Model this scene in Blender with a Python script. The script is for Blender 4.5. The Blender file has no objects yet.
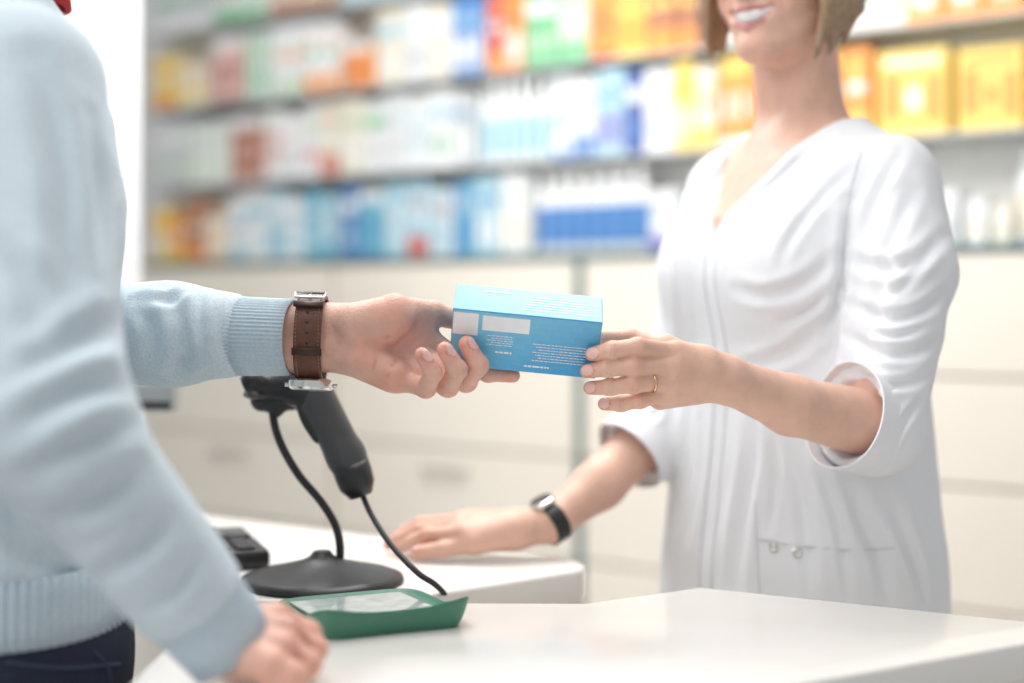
import bpy, bmesh, math, random
import numpy as np
from mathutils import Vector, Matrix
from mathutils.bvhtree import BVHTree
random.seed(4)
C = bpy.context.scene.collection
F=1422.2; HY=300.0; CZ=1.23; TOP=0.92
def A(*v): return np.array(v,dtype=float)
def P(px,py,Y): return A((px-512)*Y/F, Y, CZ+(HY-py)*Y/F)
def PZ(px,py,z=TOP):
    Y=F*(CZ-z)/(py-HY); return A((px-512)*Y/F,Y,z)
def unit(v): v=np.asarray(v,float); return v/np.linalg.norm(v)
# ------------------------------------------------------------ materials
MC={}
def mat(name,col,rough=.5,metal=0,noise=.04,nscale=30,bump=0,bscale=200,spec=.5,trans=0,sss=0,attr=None,wave=None,coat=0,detail=2,stretch=None):
    if name in MC: return MC[name]
    m=bpy.data.materials.new(name); m.use_nodes=True; nt=m.node_tree; N=nt.nodes; L=nt.links
    b=N['Principled BSDF']; b.inputs['Roughness'].default_value=rough; b.inputs['Metallic'].default_value=metal
    b.inputs['Specular IOR Level'].default_value=spec
    b.inputs['Transmission Weight'].default_value=trans
    b.inputs['Coat Weight'].default_value=coat
    tc=N.new('ShaderNodeTexCoord'); src=tc.outputs['Object']
    if stretch:
        mp=N.new('ShaderNodeMapping'); mp.inputs['Scale'].default_value=stretch; L.new(src,mp.inputs['Vector']); src=mp.outputs['Vector']
    nz=N.new('ShaderNodeTexNoise'); nz.inputs['Scale'].default_value=nscale; nz.inputs['Detail'].default_value=3
    L.new(src,nz.inputs['Vector'])
    mx=N.new('ShaderNodeMix'); mx.data_type='RGBA'; mx.blend_type='MULTIPLY'; mx.inputs[0].default_value=1
    rp=N.new('ShaderNodeValToRGB'); rp.color_ramp.elements[0].position=.3; rp.color_ramp.elements[1].position=.7
    v=1-noise*2; rp.color_ramp.elements[0].color=(v,v,v,1); rp.color_ramp.elements[1].color=(1,1,1,1)
    L.new(nz.outputs['Fac'],rp.inputs[0]); L.new(rp.outputs[0],mx.inputs[7])
    if attr:
        at=N.new('ShaderNodeAttribute'); at.attribute_name=attr; L.new(at.outputs['Color'],mx.inputs[6])
    else: mx.inputs[6].default_value=(*col,1)
    L.new(mx.outputs[2],b.inputs['Base Color'])
    if sss:
        b.inputs['Subsurface Weight'].default_value=sss; b.inputs['Subsurface Radius'].default_value=(1,.4,.25); b.inputs['Subsurface Scale'].default_value=.005
    if bump:
        bp=N.new('ShaderNodeBump'); bp.inputs['Strength'].default_value=bump; bp.inputs['Distance'].default_value=.001
        n2=N.new('ShaderNodeTexNoise'); n2.inputs['Scale'].default_value=bscale; n2.inputs['Detail'].default_value=detail
        L.new(src,n2.inputs['Vector']); L.new(n2.outputs['Fac'],bp.inputs['Height'])
        L.new(bp.outputs[0],b.inputs['Normal'])
    MC[name]=m; return m
def sr(r,g,b):
    f=lambda c:(c/255/12.92 if c/255<=.04045 else ((c/255+.055)/1.055)**2.4)
    return (f(r),f(g),f(b))
M_skin_w=mat('skin_w',(0,0,0),.47,attr='skin',sss=.10,noise=.05,nscale=60,bump=.45,bscale=480)
M_skin_m=mat('skin_m',(0,0,0),.5,attr='skin',sss=.10,noise=.06,nscale=70,bump=.8,bscale=400)
M_coat=mat('coat_cotton',(.85,.862,.89),.8,noise=.01,bump=.12,bscale=600,spec=.3)
M_sweat=mat('sweater_knit',sr(207,220,228),.9,noise=.07,nscale=350,bump=1.0,bscale=420,spec=.2)
M_rib=mat('sweater_rib',sr(198,213,223),.9,noise=.06,nscale=300,bump=.5,bscale=500,spec=.2)
M_jean=mat('jeans_denim',sr(28,38,62),.85,noise=.2,nscale=120,bump=.5,bscale=700)
M_black=mat('black_plastic',(.018,.019,.022),.38,noise=.05)
M_dark=mat('dark_rubber',(.03,.031,.034),.55,noise=.05)
M_grey=mat('grey_plastic',(.18,.19,.2),.4)
M_steel=mat('steel',(.75,.74,.72),.2,1,noise=.02)
M_gold=mat('rose_gold',(.85,.55,.32),.18,1,noise=.02)
M_leather=mat('brown_leather',sr(104,62,48),.5,noise=.18,nscale=150,bump=.5,bscale=500)
M_leath2=mat('dark_leather',sr(60,34,26),.5,noise=.1)
M_stitch=mat('stitch',sr(150,110,85),.8)
M_white=mat('counter_laminate',(.84,.81,.77),.24,noise=.012,nscale=6,coat=.1)
M_cab=mat('cabinet_cream',sr(240,233,221),.45,noise=.015,nscale=4)
M_cabgap=mat('cabinet_gap',sr(190,182,168),.6)
M_teal=mat('teal_edge',sr(100,130,133),.35)
M_wall=mat('wall_paint',(.84,.85,.86),.8,noise=.01)
M_floor=mat('floor_tile',(.6,.58,.55),.35,noise=.04,nscale=3)
M_shelf=mat('shelf_metal',sr(205,210,211),.4)
M_shback=mat('shelf_back',sr(242,241,236),.6)
M_green=mat('green_plastic',sr(70,128,104),.5,noise=.04,bump=.1,bscale=300)
M_red=mat('red_cloth',sr(190,30,35),.8)
M_hairw=mat('hair_blond',sr(186,154,122),.42,noise=.25,nscale=20,bump=.9,bscale=60,stretch=(16,16,1.0),detail=3)
M_hairm=mat('hair_brown',sr(60,40,28),.6,noise=.3,nscale=90,bump=.8,bscale=260)
M_teeth=mat('teeth',(.95,.94,.92),.2,noise=.01)
M_eye=mat('eye',(.8,.8,.78),.1,noise=.01)
M_iris=mat('iris',(.06,.1,.08),.1)
M_lightshoe=mat('white_shoe',(.8,.8,.8),.5)
M_brownshoe=mat('brown_shoe',sr(70,45,30),.5)
# ------------------------------------------------------------ object helpers
def setp(o,label=None,cat=None,group=None,kind=None):
    if label:o['label']=label
    if cat:o['category']=cat
    if group:o['group']=group
    if kind:o['kind']=kind
    return o
def empty(name,loc,label,cat,rz=0,group=None):
    o=bpy.data.objects.new(name,None); C.objects.link(o); o.location=tuple(loc); o.rotation_euler=(0,0,rz); o.empty_display_size=.05
    return setp(o,label,cat,group)
def mk(name,V,Fs,mats,parent=None,smooth=True,col=None,mi=None,local=False,sharp=None):
    me=bpy.data.meshes.new(name)
    V=np.asarray(V,float)
    if parent is not None and not local:
        Mi=np.array(parent_matrix(parent).inverted()); V=V@Mi[:3,:3].T+Mi[:3,3]
    me.from_pydata(V.tolist(),[],[tuple(int(i) for i in f) for f in Fs])
    if not isinstance(mats,(list,tuple)): mats=[mats]
    for m in mats: me.materials.append(m)
    if mi is not None: me.polygons.foreach_set('material_index',np.asarray(mi,dtype=np.int32))
    me.polygons.foreach_set('use_smooth',[smooth]*len(me.polygons))
    if col is not None:
        ca=me.color_attributes.new('skin','FLOAT_COLOR','POINT')
        cc=np.ones((len(V),4),dtype=np.float32); cc[:,:3]=col; ca.data.foreach_set('color',cc.ravel())
    me.update()
    if sharp and smooth:
        try: me.set_sharp_from_angle(angle=math.radians(sharp))
        except Exception: pass
    o=bpy.data.objects.new(name,me); C.objects.link(o)
    if parent is not None: o.parent=parent
    return o
def parent_matrix(p):
    m=Matrix.LocRotScale(p.location,p.rotation_euler,None)
    return parent_matrix(p.parent)@m if p.parent else m
class MB:
    def __init__(s): s.V=[];s.F=[];s.M=[]
    def add(s,V,Fs,m=0):
        n=len(s.V); s.V+= [list(map(float,v)) for v in V]; s.F+=[tuple(i+n for i in f) for f in Fs]; s.M+=[m]*len(Fs)
    def box(s,x0,x1,y0,y1,z0,z1,m=0,bev=0,T=None):
        bm=bmesh.new(); bmesh.ops.create_cube(bm,size=1)
        for v in bm.verts: v.co=Vector(((x0+x1)/2+v.co.x*(x1-x0),(y0+y1)/2+v.co.y*(y1-y0),(z0+z1)/2+v.co.z*(z1-z0)))
        if bev: bmesh.ops.bevel(bm,geom=bm.edges[:],offset=bev,segments=2,affect='EDGES',profile=.5)
        bm.verts.index_update()
        V=[v.co[:] for v in bm.verts]; Fs=[[v.index for v in f.verts] for f in bm.faces]; bm.free()
        if T is not None: V=[T(A(*v)) for v in V]
        s.add(V,Fs,m)
    def build(s,name,mats,parent=None,smooth=False,local=True,sharp=None):
        return mk(name,s.V,s.F,mats,parent,smooth,mi=s.M,local=local,sharp=sharp)
def prism(pts,z0,z1,bev=.003):
    bm=bmesh.new(); vs=[bm.verts.new((p[0],p[1],z0)) for p in pts]; f=bm.faces.new(vs)
    r=bmesh.ops.extrude_face_region(bm,geom=[f]); 
    for v in [g for g in r['geom'] if isinstance(g,bmesh.types.BMVert)]: v.co.z=z1
    bmesh.ops.recalc_face_normals(bm,faces=bm.faces[:])
    if bev: bmesh.ops.bevel(bm,geom=bm.edges[:],offset=bev,segments=3,affect='EDGES',profile=.5)
    bmesh.ops.recalc_face_normals(bm,faces=bm.faces[:]); bm.verts.index_update()
    V=[v.co[:] for v in bm.verts]; Fs=[[v.index for v in f.verts] for f in bm.faces]; bm.free(); return V,Fs
def crs(pts,n=8):
    pts=[np.asarray(p,float) for p in pts]; p=[2*pts[0]-pts[1]]+pts+[2*pts[-1]-pts[-2]]; out=[]
    for i in range(1,len(p)-2):
        for k in range(n):
            t=k/n; out.append(.5*((2*p[i])+(-p[i-1]+p[i+1])*t+(2*p[i-1]-5*p[i]+4*p[i+1]-p[i+2])*t*t+(-p[i-1]+3*p[i]-3*p[i+1]+p[i+2])*t**3))
    out.append(p[-2]); return out
def tube(pts,r,n=10,caps=True,flat=1.0,up=None):
    pts=[np.asarray(p,float) for p in pts]; m=len(pts)
    rs=r if isinstance(r,(list,tuple,np.ndarray)) else [r]*m
    V=[];Fs=[]; u=None
    for i,p in enumerate(pts):
        t=unit(pts[min(i+1,m-1)]-pts[max(i-1,0)])
        if u is None:
            u=A(0,0,1) if up is None else np.asarray(up,float)
            if abs(np.dot(u,t))>.95: u=A(0,1,0)
        u=unit(u-t*np.dot(u,t)); w=np.cross(t,u)
        for k in range(n):
            a=2*math.pi*k/n; V.append(p+rs[i]*(math.cos(a)*u*flat+math.sin(a)*w))
    for i in range(m-1):
        for k in range(n):
            a=i*n+k; b=i*n+(k+1)%n; Fs.append((a,b,b+n,a+n))
    if caps: Fs.append(tuple(range(n-1,-1,-1))); Fs.append(tuple(range((m-1)*n,m*n)))
    return V,Fs
def lathe(prof,c,n=32,e=(A(1,0,0),A(0,1,0),A(0,0,1))):
    V=[];Fs=[]
    for r,h in prof:
        for k in range(n):
            a=2*math.pi*k/n; V.append(c+e[0]*r*math.cos(a)+e[1]*r*math.sin(a)+e[2]*h)
    for i in range(len(prof)-1):
        for k in range(n):
            a=i*n+k;b=i*n+(k+1)%n; Fs.append((a,b,b+n,a+n))
    Fs.append(tuple(range(n-1,-1,-1))); Fs.append(tuple(range((len(prof)-1)*n,len(prof)*n)))
    return V,Fs
def band(c,axis,up,ru,rv,width,th,n=48,ribs=0,amp=0,r2=1.0,rings=2,wob=0):
    axis=unit(axis); up=unit(np.asarray(up)-axis*np.dot(up,axis)); w=np.cross(axis,up); V=[];Fs=[]
    prof=[(-.5+i/(rings-1),0) for i in range(rings)]+[(.5-i/(rings-1),1) for i in range(rings)]
    m=len(prof)
    for k in range(n):
        a=2*math.pi*k/n; rr=amp*math.cos(ribs*a); wb=wob*(math.sin(3*a+1)+.6*math.sin(5*a))
        for (s,o) in prof:
            sc=1+(r2-1)*(s+.5); off=(0 if o else th)+ (rr if not o else 0)+wb
            V.append(c+axis*(s*width+wb*.8)+up*math.cos(a)*(ru*sc+off)+w*math.sin(a)*(rv*sc+off))
    for k in range(n):
        for j in range(m):
            a=k*m+j;b=k*m+(j+1)%m; k2=(k+1)%n
            Fs.append((a,b,k2*m+(j+1)%m,k2*m+j))
    return V,Fs
# ------------------------------------------------------------ SDF + surface nets
f4=np.float32
def cap(Q,a,b,ra,rb=None):
    if rb is None: rb=ra
    a=np.asarray(a,float);b=np.asarray(b,float); ba=b-a; L2=float(ba@ba)+1e-12
    x,y,z=Q; t=np.clip(((x-f4(a[0]))*f4(ba[0])+(y-f4(a[1]))*f4(ba[1])+(z-f4(a[2]))*f4(ba[2]))/f4(L2),0,1)
    dx=x-f4(a[0])-t*f4(ba[0]);dy=y-f4(a[1])-t*f4(ba[1]);dz=z-f4(a[2])-t*f4(ba[2])
    return np.sqrt(dx*dx+dy*dy+dz*dz)-(f4(ra)+t*f4(rb-ra))
def ell(Q,c,r):
    x,y,z=[(q-f4(cc)) for q,cc in zip(Q,c)]
    k0=np.sqrt((x/f4(r[0]))**2+(y/f4(r[1]))**2+(z/f4(r[2]))**2); k1=np.sqrt((x/f4(r[0]**2))**2+(y/f4(r[1]**2))**2+(z/f4(r[2]**2))**2)+f4(1e-6)
    return k0*(k0-1)/k1
def smin(a,b,k):
    h=np.clip(f4(.5)+(b-a)*f4(.5/k),0,1); return b+(a-b)*h-f4(k)*h*(1-h)
def smax(a,b,k): return -smin(-a,-b,k)
def frame(Q,c,l,f):
    x,y,z=Q; X=x-f4(c[0]);Y=y-f4(c[1])
    return (X*f4(l[0])+Y*f4(l[1]), X*f4(f[0])+Y*f4(f[1]), z-f4(c[2])+X*0)
def loft(q,zs,w,d,b0,zlo,zhi,k=.02,e=2.0):
    a,b,z=q; zz=z; W=np.interp(zz,zs,w).astype(f4);D=np.interp(zz,zs,d).astype(f4);B=np.interp(zz,zs,b0).astype(f4)
    r=(np.abs(a/W)**f4(e)+np.abs((b-B)/D)**f4(e))**f4(1/e)
    dist=(r-1)*np.minimum(W,D)
    return smax(smax(dist,z-f4(zhi),k),f4(zlo)-z,k)
def snet(fn,lo,hi,h,smooth=2,lam=.5):
    xs=[np.arange(lo[i],hi[i]+h,h,dtype=f4) for i in range(3)]
    Q=(xs[0][:,None,None],xs[1][None,:,None],xs[2][None,None,:])
    G=fn(Q).astype(f4); G=np.broadcast_to(G,tuple(len(x) for x in xs)).copy()
    G[0]=np.abs(G[0])+1e-4;G[-1]=np.abs(G[-1])+1e-4;G[:,0]=np.abs(G[:,0])+1e-4;G[:,-1]=np.abs(G[:,-1])+1e-4;G[:,:,0]=np.abs(G[:,:,0])+1e-4;G[:,:,-1]=np.abs(G[:,:,-1])+1e-4
    S=G<0; n=G.shape
    cnt=np.zeros((n[0]-1,n[1]-1,n[2]-1),dtype=np.int8)
    for i in (0,1):
        for j in (0,1):
            for k in (0,1): cnt+=S[i:n[0]-1+i,j:n[1]-1+j,k:n[2]-1+k]
    act=np.argwhere((cnt>0)&(cnt<8)); idg=np.full(cnt.shape,-1,dtype=np.int32); idg[act[:,0],act[:,1],act[:,2]]=np.arange(len(act))
    corners=[(i,j,k) for i in (0,1) for j in (0,1) for k in (0,1)]
    vals={c:G[act[:,0]+c[0],act[:,1]+c[1],act[:,2]+c[2]] for c in corners}
    acc=np.zeros((len(act),3));num=np.zeros(len(act))
    for c in corners:
        for ax in range(3):
            if c[ax]==0:
                d=list(c);d[ax]=1;d=tuple(d); va=vals[c];vb=vals[d]; cr=(va<0)!=(vb<0)
                t=np.where(cr,va/np.where(cr,va-vb,1),0); p=np.tile(np.array(c,float),(len(act),1)); p[:,ax]=t
                acc+=p*cr[:,None]; num+=cr
    V=(act+acc/num[:,None])*h+np.array(lo)
    faces=[]
    for ax in range(3):
        sl0=[slice(None)]*3;sl1=[slice(None)]*3; sl0[ax]=slice(0,-1);sl1[ax]=slice(1,None)
        A0=S[tuple(sl0)];A1=S[tuple(sl1)]; e=np.argwhere(A0!=A1); ins=A0[e[:,0],e[:,1],e[:,2]]
        b,c=(ax+1)%3,(ax+2)%3
        def idx(db,dc):
            q=e.copy(); q[:,b]+=db;q[:,c]+=dc; return idg[q[:,0],q[:,1],q[:,2]]
        q=np.stack([idx(-1,-1),idx(0,-1),idx(0,0),idx(-1,0)],1); q[~ins]=q[~ins][:,::-1]; faces.append(q)
    Fq=np.concatenate(faces); Fq=Fq[(Fq>=0).all(1)]
    for _ in range(smooth): V=lap(V,Fq,lam)
    return V,Fq
def lap(V,Fq,lam):
    n=len(V); S=np.zeros((n,3));c=np.zeros(n)
    for i,j in ((0,1),(1,2),(2,3),(3,0)):
        for p,q in ((i,j),(j,i)):
            c+=np.bincount(Fq[:,p],minlength=n)
            for k in range(3): S[:,k]+=np.bincount(Fq[:,p],weights=V[Fq[:,q],k],minlength=n)
    return V+lam*(S/np.maximum(c,1)[:,None]-V)
def vnorm(V,Fq):
    a,b,c,d=[V[Fq[:,i]] for i in range(4)]; nn=np.cross(c-a,d-b); N=np.zeros_like(V)
    for i in range(4):
        for k in range(3): N[:,k]+=np.bincount(Fq[:,i],weights=nn[:,k],minlength=len(V))
    return N/np.maximum(np.linalg.norm(N,axis=1),1e-12)[:,None]
def vn(p):
    p=np.asarray(p,float); i=np.floor(p);f=p-i;u=f*f*f*(f*(f*6-15)+10); r=0
    def H(a): 
        s=np.sin(a[:,0]*127.1+a[:,1]*311.7+a[:,2]*74.7)*43758.5453; return (s-np.floor(s))*2-1
    for x in (0,1):
        for y in (0,1):
            for z in (0,1):
                w=(u[:,0] if x else 1-u[:,0])*(u[:,1] if y else 1-u[:,1])*(u[:,2] if z else 1-u[:,2])
                r=r+w*H(i+np.array([x,y,z]))
    return r
RM=np.array([[.36,.48,-.8],[-.8,.6,0],[.48,.64,.6]])
def sn(p):
    p=np.asarray(p,float); return .6*vn(p@RM)+.6*vn(p@RM.T*1.13+11.3)
def ridge(p): return .7-2*np.sqrt(sn(p)**2+.02)
def merge(parts):
    V=[];Fs=[];Cc=[];n=0
    for v,f,c in parts: V.append(v);Fs.append(np.asarray(f)+n);Cc.append(c);n+=len(v)
    return np.concatenate(V),np.concatenate(Fs),np.concatenate(Cc)
def segd(V,a,b):
    ba=b-a;t=np.clip((V-a)@ba/(ba@ba+1e-12),0,1); return np.linalg.norm(V-a-t[:,None]*ba,axis=1)
def folds(V,Fs,specs,ws=1.0,ds=1.0):
    """press soft creases into cloth: specs = (polyline, width, depth)"""
    bv=BVHTree.FromPolygons([tuple(v) for v in V],[tuple(int(i) for i in f) for f in Fs]); out=np.zeros(len(V)); cam=Vector((0,0,CZ))
    for pl,w,dp in specs:
        w*=ws; dp*=ds; pts=[]
        for p in crs([A(x,y,0) for x,y in pl],5):
            d=Vector(((p[0]-512)/F,1,(HY-p[1])/F)).normalized(); h=bv.ray_cast(cam,d)
            if h[0] is not None and (not pts or abs(h[0].y-pts[-1][1])<.05): pts.append(A(*h[0]))
        if len(pts)<3: continue
        m=len(pts)-1; dist=np.full(len(V),9.); tt=np.zeros(len(V))
        for i in range(m):
            ba=pts[i+1]-pts[i]; t=np.clip((V-pts[i])@ba/(ba@ba+1e-12),0,1); dd_=np.linalg.norm(V-pts[i]-t[:,None]*ba,axis=1)
            k=dd_<dist; dist[k]=dd_[k]; tt[k]=((i+t)/m)[k]
        tap=np.sin(np.pi*np.clip(tt,.04,.96))**.7
        out+=dp*tap*(-np.exp(-(dist/w)**2)+.55*np.exp(-((dist-1.9*w)/(.9*w))**2))
    return out
def skincol(V,N,base,spots=(),nails=(),lines=(),lips=()):
    c=np.tile(np.array(base),(len(V),1)); red=np.array(base)*np.array([.97,.60,.57])
    w=np.zeros(len(V))
    for p,r,s in spots: w=np.maximum(w,s*np.exp(-((V-p)**2).sum(1)/r**2))
    c=c*(1-w[:,None])+red*w[:,None]
    for pl,r,s in lines:
        d=np.min([segd(V,pl[i],pl[i+1]) for i in range(len(pl)-1)],axis=0); w=s*np.exp(-(d/r)**2)
        c=c*(1-w[:,None])+np.array(base)*np.array([.66,.38,.36])*w[:,None]
    for p,ax,nr in nails:
        ax=unit(ax);nr=unit(nr-ax*np.dot(nr,ax));lt=np.cross(ax,nr); D=V-p
        rr=(D@ax/.0070)**2+(D@lt/.0056)**2
        m=(rr<1)&(N@nr>.2)&(np.abs(D@nr)<.008)
        c[m]=np.array([.86,.54,.48])
        m=(rr>=1)&(rr<1.5)&(N@nr>.2)&(np.abs(D@nr)<.008)
        c[m]=np.array(base)*np.array([.90,.66,.62])
    for p0,p1,r in lips:
        d=segd(V,p0,p1); m=d<r; c[m]=np.array([.62,.26,.24])
    return c
def hand(Q,palm,fingers,kp=.012,kf=.009,kk=.0015):
    g=None
    for a,b,ra,rb in palm:
        d=cap(Q,a,b,ra,rb); g=d if g is None else smin(g,d,kp)
    out=g
    for pts,rs in fingers:
        fd=None
        for i in range(len(pts)-1):
            d=cap(Q,pts[i],pts[i+1],rs[i],rs[i+1]); fd=d if fd is None else smin(fd,d,.002)
            if i<len(pts)-2:
                d=cap(Q,pts[i+1],pts[i+1],rs[i+1]*1.10,rs[i+1]*1.10); fd=smin(fd,d,.003)
        out=smin(out,smin(g,fd,kf),kk)
    return out
def headsdf(q,smile=True):
    d=ell(q,(0,-.022,.032),(.073,.093,.086)); d=smin(d,ell(q,(0,.02,-.028),(.062,.066,.085)),.02)
    for s in (-1,1):
        d=smin(d,cap(q,(s*.046,-.002,-.058),(s*.010,.060,-.098),.02,.0165),.02)
        d=smin(d,cap(q,(s*.037,.052,-.026),(s*.038,.052,-.040),.026,.020),.015)
    d=smin(d,cap(q,(0,.066,-.1),(0,.067,-.1),.0165),.016)
    d=smin(d,cap(q,(-.03,.07,.022),(.03,.07,.022),.015),.012)
    for s in (-1,1): d=smax(d,-cap(q,(s*.031,.098,.0),(s*.031,.098,.0),.013),.01)
    d=smin(d,cap(q,(0,.084,.008),(0,.106,-.032),.007,.0105),.01)
    for s in (-1,1):
        d=smin(d,cap(q,(s*.011,.095,-.037),(s*.011,.095,-.037),.0065),.005)
        d=smin(d,ell(q,(s*.075,-.01,-.005),(.008,.02,.031)),.006)
    if smile:
        d=smin(d,ell(q,(0,.058,-.066),(.036,.026,.022)),.01)
        for i in range(-4,5):
            x=i*.0072; xx=(x/.031)**2
            d=smax(d,-cap(q,(x,.065,-.0665+.013*xx),(x,.12,-.0665+.013*xx),.0092*(1-.70*xx)),.0015)
        for s in(-1,1):
            for A0,A1,r0,r1 in (((.034,.062,-.0510),(.017,.0785,-.0555),.0018,.0028),((.017,.0785,-.0555),(0,.0840,-.0553),.0028,.0030),((.034,.062,-.0515),(.018,.0765,-.0700),.0018,.0032),((.018,.0765,-.0700),(0,.0820,-.0780),.0032,.0040)):
                d=smin(d,cap(q,(s*A0[0],A0[1],A0[2]),(s*A1[0],A1[1],A1[2]),r0,r1),.003)
            d=smax(d,-cap(q,(s*.043,.076,-.042),(s*.046,.070,-.068),.0035),.008)
    else:
        for s in(-1,1):
            d=smin(d,cap(q,(s*.025,.073,-.062),(0,.0865,-.0585),.0035,.0045),.004)
            d=smin(d,cap(q,(s*.024,.073,-.064),(0,.085,-.0695),.0035,.0052),.004)
    return d
def fw(c,l,f,a,b,z): return A(c[0]+a*l[0]+b*f[0], c[1]+a*l[1]+b*f[1], c[2]+z)
# ============================================================ ROOM
O=A(.1566,3.373); U=A(.8145,-.58); NB=A(.58,.8145); RZ=math.atan2(-.58,.8145)
def Wp(s,dep,z): return A(O[0]+s*U[0]+dep*NB[0],O[1]+s*U[1]+dep*NB[1],z)
def s_of(px):
    k=(px-512)/F; return (k*O[1]-O[0])/(U[0]-k*U[1])
def struct(o): o['kind']='structure'; return o
b=MB(); b.box(-3,3.2,-.5,6.2,-.05,0); struct(b.build('floor',M_floor))
b=MB(); b.box(-3,3.2,-.5,6.2,2.75,2.8); struct(b.build('ceiling',M_wall))
b=MB(); b.box(-2.6,2.6,.42,.5,0,2.75); o=struct(b.build('wall_back',M_wall)); o.location=(O[0],O[1],0); o.rotation_euler=(0,0,RZ)
b=MB(); b.box(-1.9,-.685,2.6,2.63,0,2.75,bev=.004); struct(b.build('wall_left',M_wall))
# ---- drawer cabinets
CABW=.784; ZT=CZ+.112
for i,k in enumerate((-2,-1,0,1)):
    lab=['cream drawer cabinet half hidden behind the customer sleeve and scanner','cream drawer cabinet below the shelves, between scanner handle and teal upright','cream drawer cabinet directly behind the pharmacist, right of the teal upright','cream drawer cabinet at the far right behind the pharmacist elbow'][i]
    loc=Wp(k*CABW,0,0); c=empty('drawer_cabinet',loc,lab,'cabinet',RZ)
    x0=.016 if k==0 else .004
    b=MB(); b.box(x0,CABW-.004,.012,.40,0.0,ZT-.014,bev=.002); b.build('body',M_cabgap,c)
    if k in(0,):
        b=MB(); b.box(.001,.015,-.012,.38,0,ZT-.014,bev=.002); b.build('upright',M_teal,c)
    b=MB(); b.box(.002,CABW-.002,-.008,.40,ZT-.013,ZT,bev=.002); b.build('top_board',M_teal,c)
    zs=[ZT-.018,CZ-.154,CZ-.374,CZ-.62,CZ-.88,.10]
    for j in range(5):
        b=MB(); b.box(.018 if k==0 else .008,CABW-.008,-.004,.012,zs[j+1]+.0035,zs[j]-.0035,bev=.003); d=b.build('drawer',M_cab,c)
        b=MB(); zc=zs[j]-.055
        b.box(CABW/2-.07,CABW/2+.07,-.024,-.016,zc-.005,zc+.005,bev=.003)
        for sx in(-.06,.06): b.box(CABW/2+sx-.004,CABW/2+sx+.004,-.018,-.003,zc-.004,zc+.004,bev=.001)
        if j>=2: b.build('handle',mat('handle_satin',sr(190,186,178),.35,.4),d)
# ---- shelving
ROWS=[ZT,CZ+.3385,CZ+.565,CZ+.7915,CZ+1.018]
for i,k in enumerate((-2,-1,0,1)):
    lab=['wall shelving bay at far left behind the white wall end','wall shelving bay above the cabinet beside the scanner','wall shelving bay stocked with blue and white bottles, left of the pharmacist head','wall shelving bay at far right with orange packs'][i]
    c=empty('wall_shelving',Wp(k*CABW,0,ZT),lab,'shelving',RZ)
    b=MB(); b.box(.004,CABW-.004,.13,.145,0.001,ROWS[4]-ZT,bev=.001); b.build('back_panel',M_shback,c)
    for j in (1,2,3,4):
        b=MB(); z=ROWS[j]-ZT; b.box(.002,CABW-.002,-.004,.13,z-.007,z,bev=.002); b.build('shelf',M_shelf,c)
    for sx in (.002,CABW-.010):
        b=MB(); b.box(sx,sx+.008,.118,.13,0.001,ROWS[4]-ZT,bev=.001); b.build('side_panel',M_shback,c)
# ---- cartons and bottles
COL=dict(w=(244,246,247),c=(243,237,220),lb=(186,220,234),tb=(115,188,212),b=(95,145,205),db=(90,110,175),y=(249,218,120),o=(247,165,90),r=(218,112,98),g=(132,200,152),br=(180,124,98),pk=(240,195,188),pu=(150,140,205),gy=(212,217,219),lg=(212,230,206),dr=(155,92,88))
def cm(k): return mat('print_'+k,sr(*COL[k]),.45,noise=.03,nscale=15)
def carton(w,h,d,base,c1,c2,style,name):
    b=MB(); b.box(-w/2,w/2,0,d,0,h,0,bev=.0015)
    e=.0006
    R={0:[(0,1,.0,.28,1),(.15,.85,.5,.62,2),(.2,.7,.7,.8,1)],1:[(0,1,.62,.8,1),(.2,.8,.2,.4,2)],2:[(.0,.45,0,1,1),(.55,.9,.6,.8,2),(.55,.85,.2,.4,1)],
       3:[(.12,.88,.12,.5,1),(.12,.88,.65,.75,2)],4:[(0,1,.8,1,1),(0,1,.0,.1,2),(.3,.7,.3,.6,2)],5:[(.08,.34,.2,.75,1),(.42,.62,.3,.55,2),(.7,.92,.15,.7,1),(.1,.9,.82,.9,2)]}[style]
    for x0,x1,z0,z1,m in R: b.box(-w/2+x0*w+.001,-w/2+x1*w-.001,-e,.001,z0*h+.001,z1*h-.001,m)
    b.box(-w/2+.004,w/2-.004,d*.48,d*.52,h-.0004,h+.0004,2)
    return b.build(name,[cm(base),cm(c1),cm(c2)])
def bottle(w,h,base,c1,c2,name):
    r=w/2; e=empty(name,(0,0,0),None,None)
    V,Fs=lathe([(r*.9,0),(r,.004),(r,h*.68),(r*.85,h*.74),(r*.42,h*.79),(r*.42,h*.82)],A(0,r,0),20); mk('body',V,Fs,cm(base),e,local=True,sharp=40)
    V,Fs=lathe([(r*1.01,h*.1),(r*1.015,h*.11),(r*1.015,h*.55),(r*1.01,h*.56)],A(0,r,0),20); mk('paper_label',V,Fs,cm(c1),e,local=True,sharp=40)
    V,Fs=lathe([(r*.5,h*.81),(r*.62,h*.82),(r*.6,h*.98),(r*.55,h)],A(0,r,0),20); mk('screw_cap',V,Fs,cm(c2),e,local=True,sharp=40)
    return e
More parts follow.
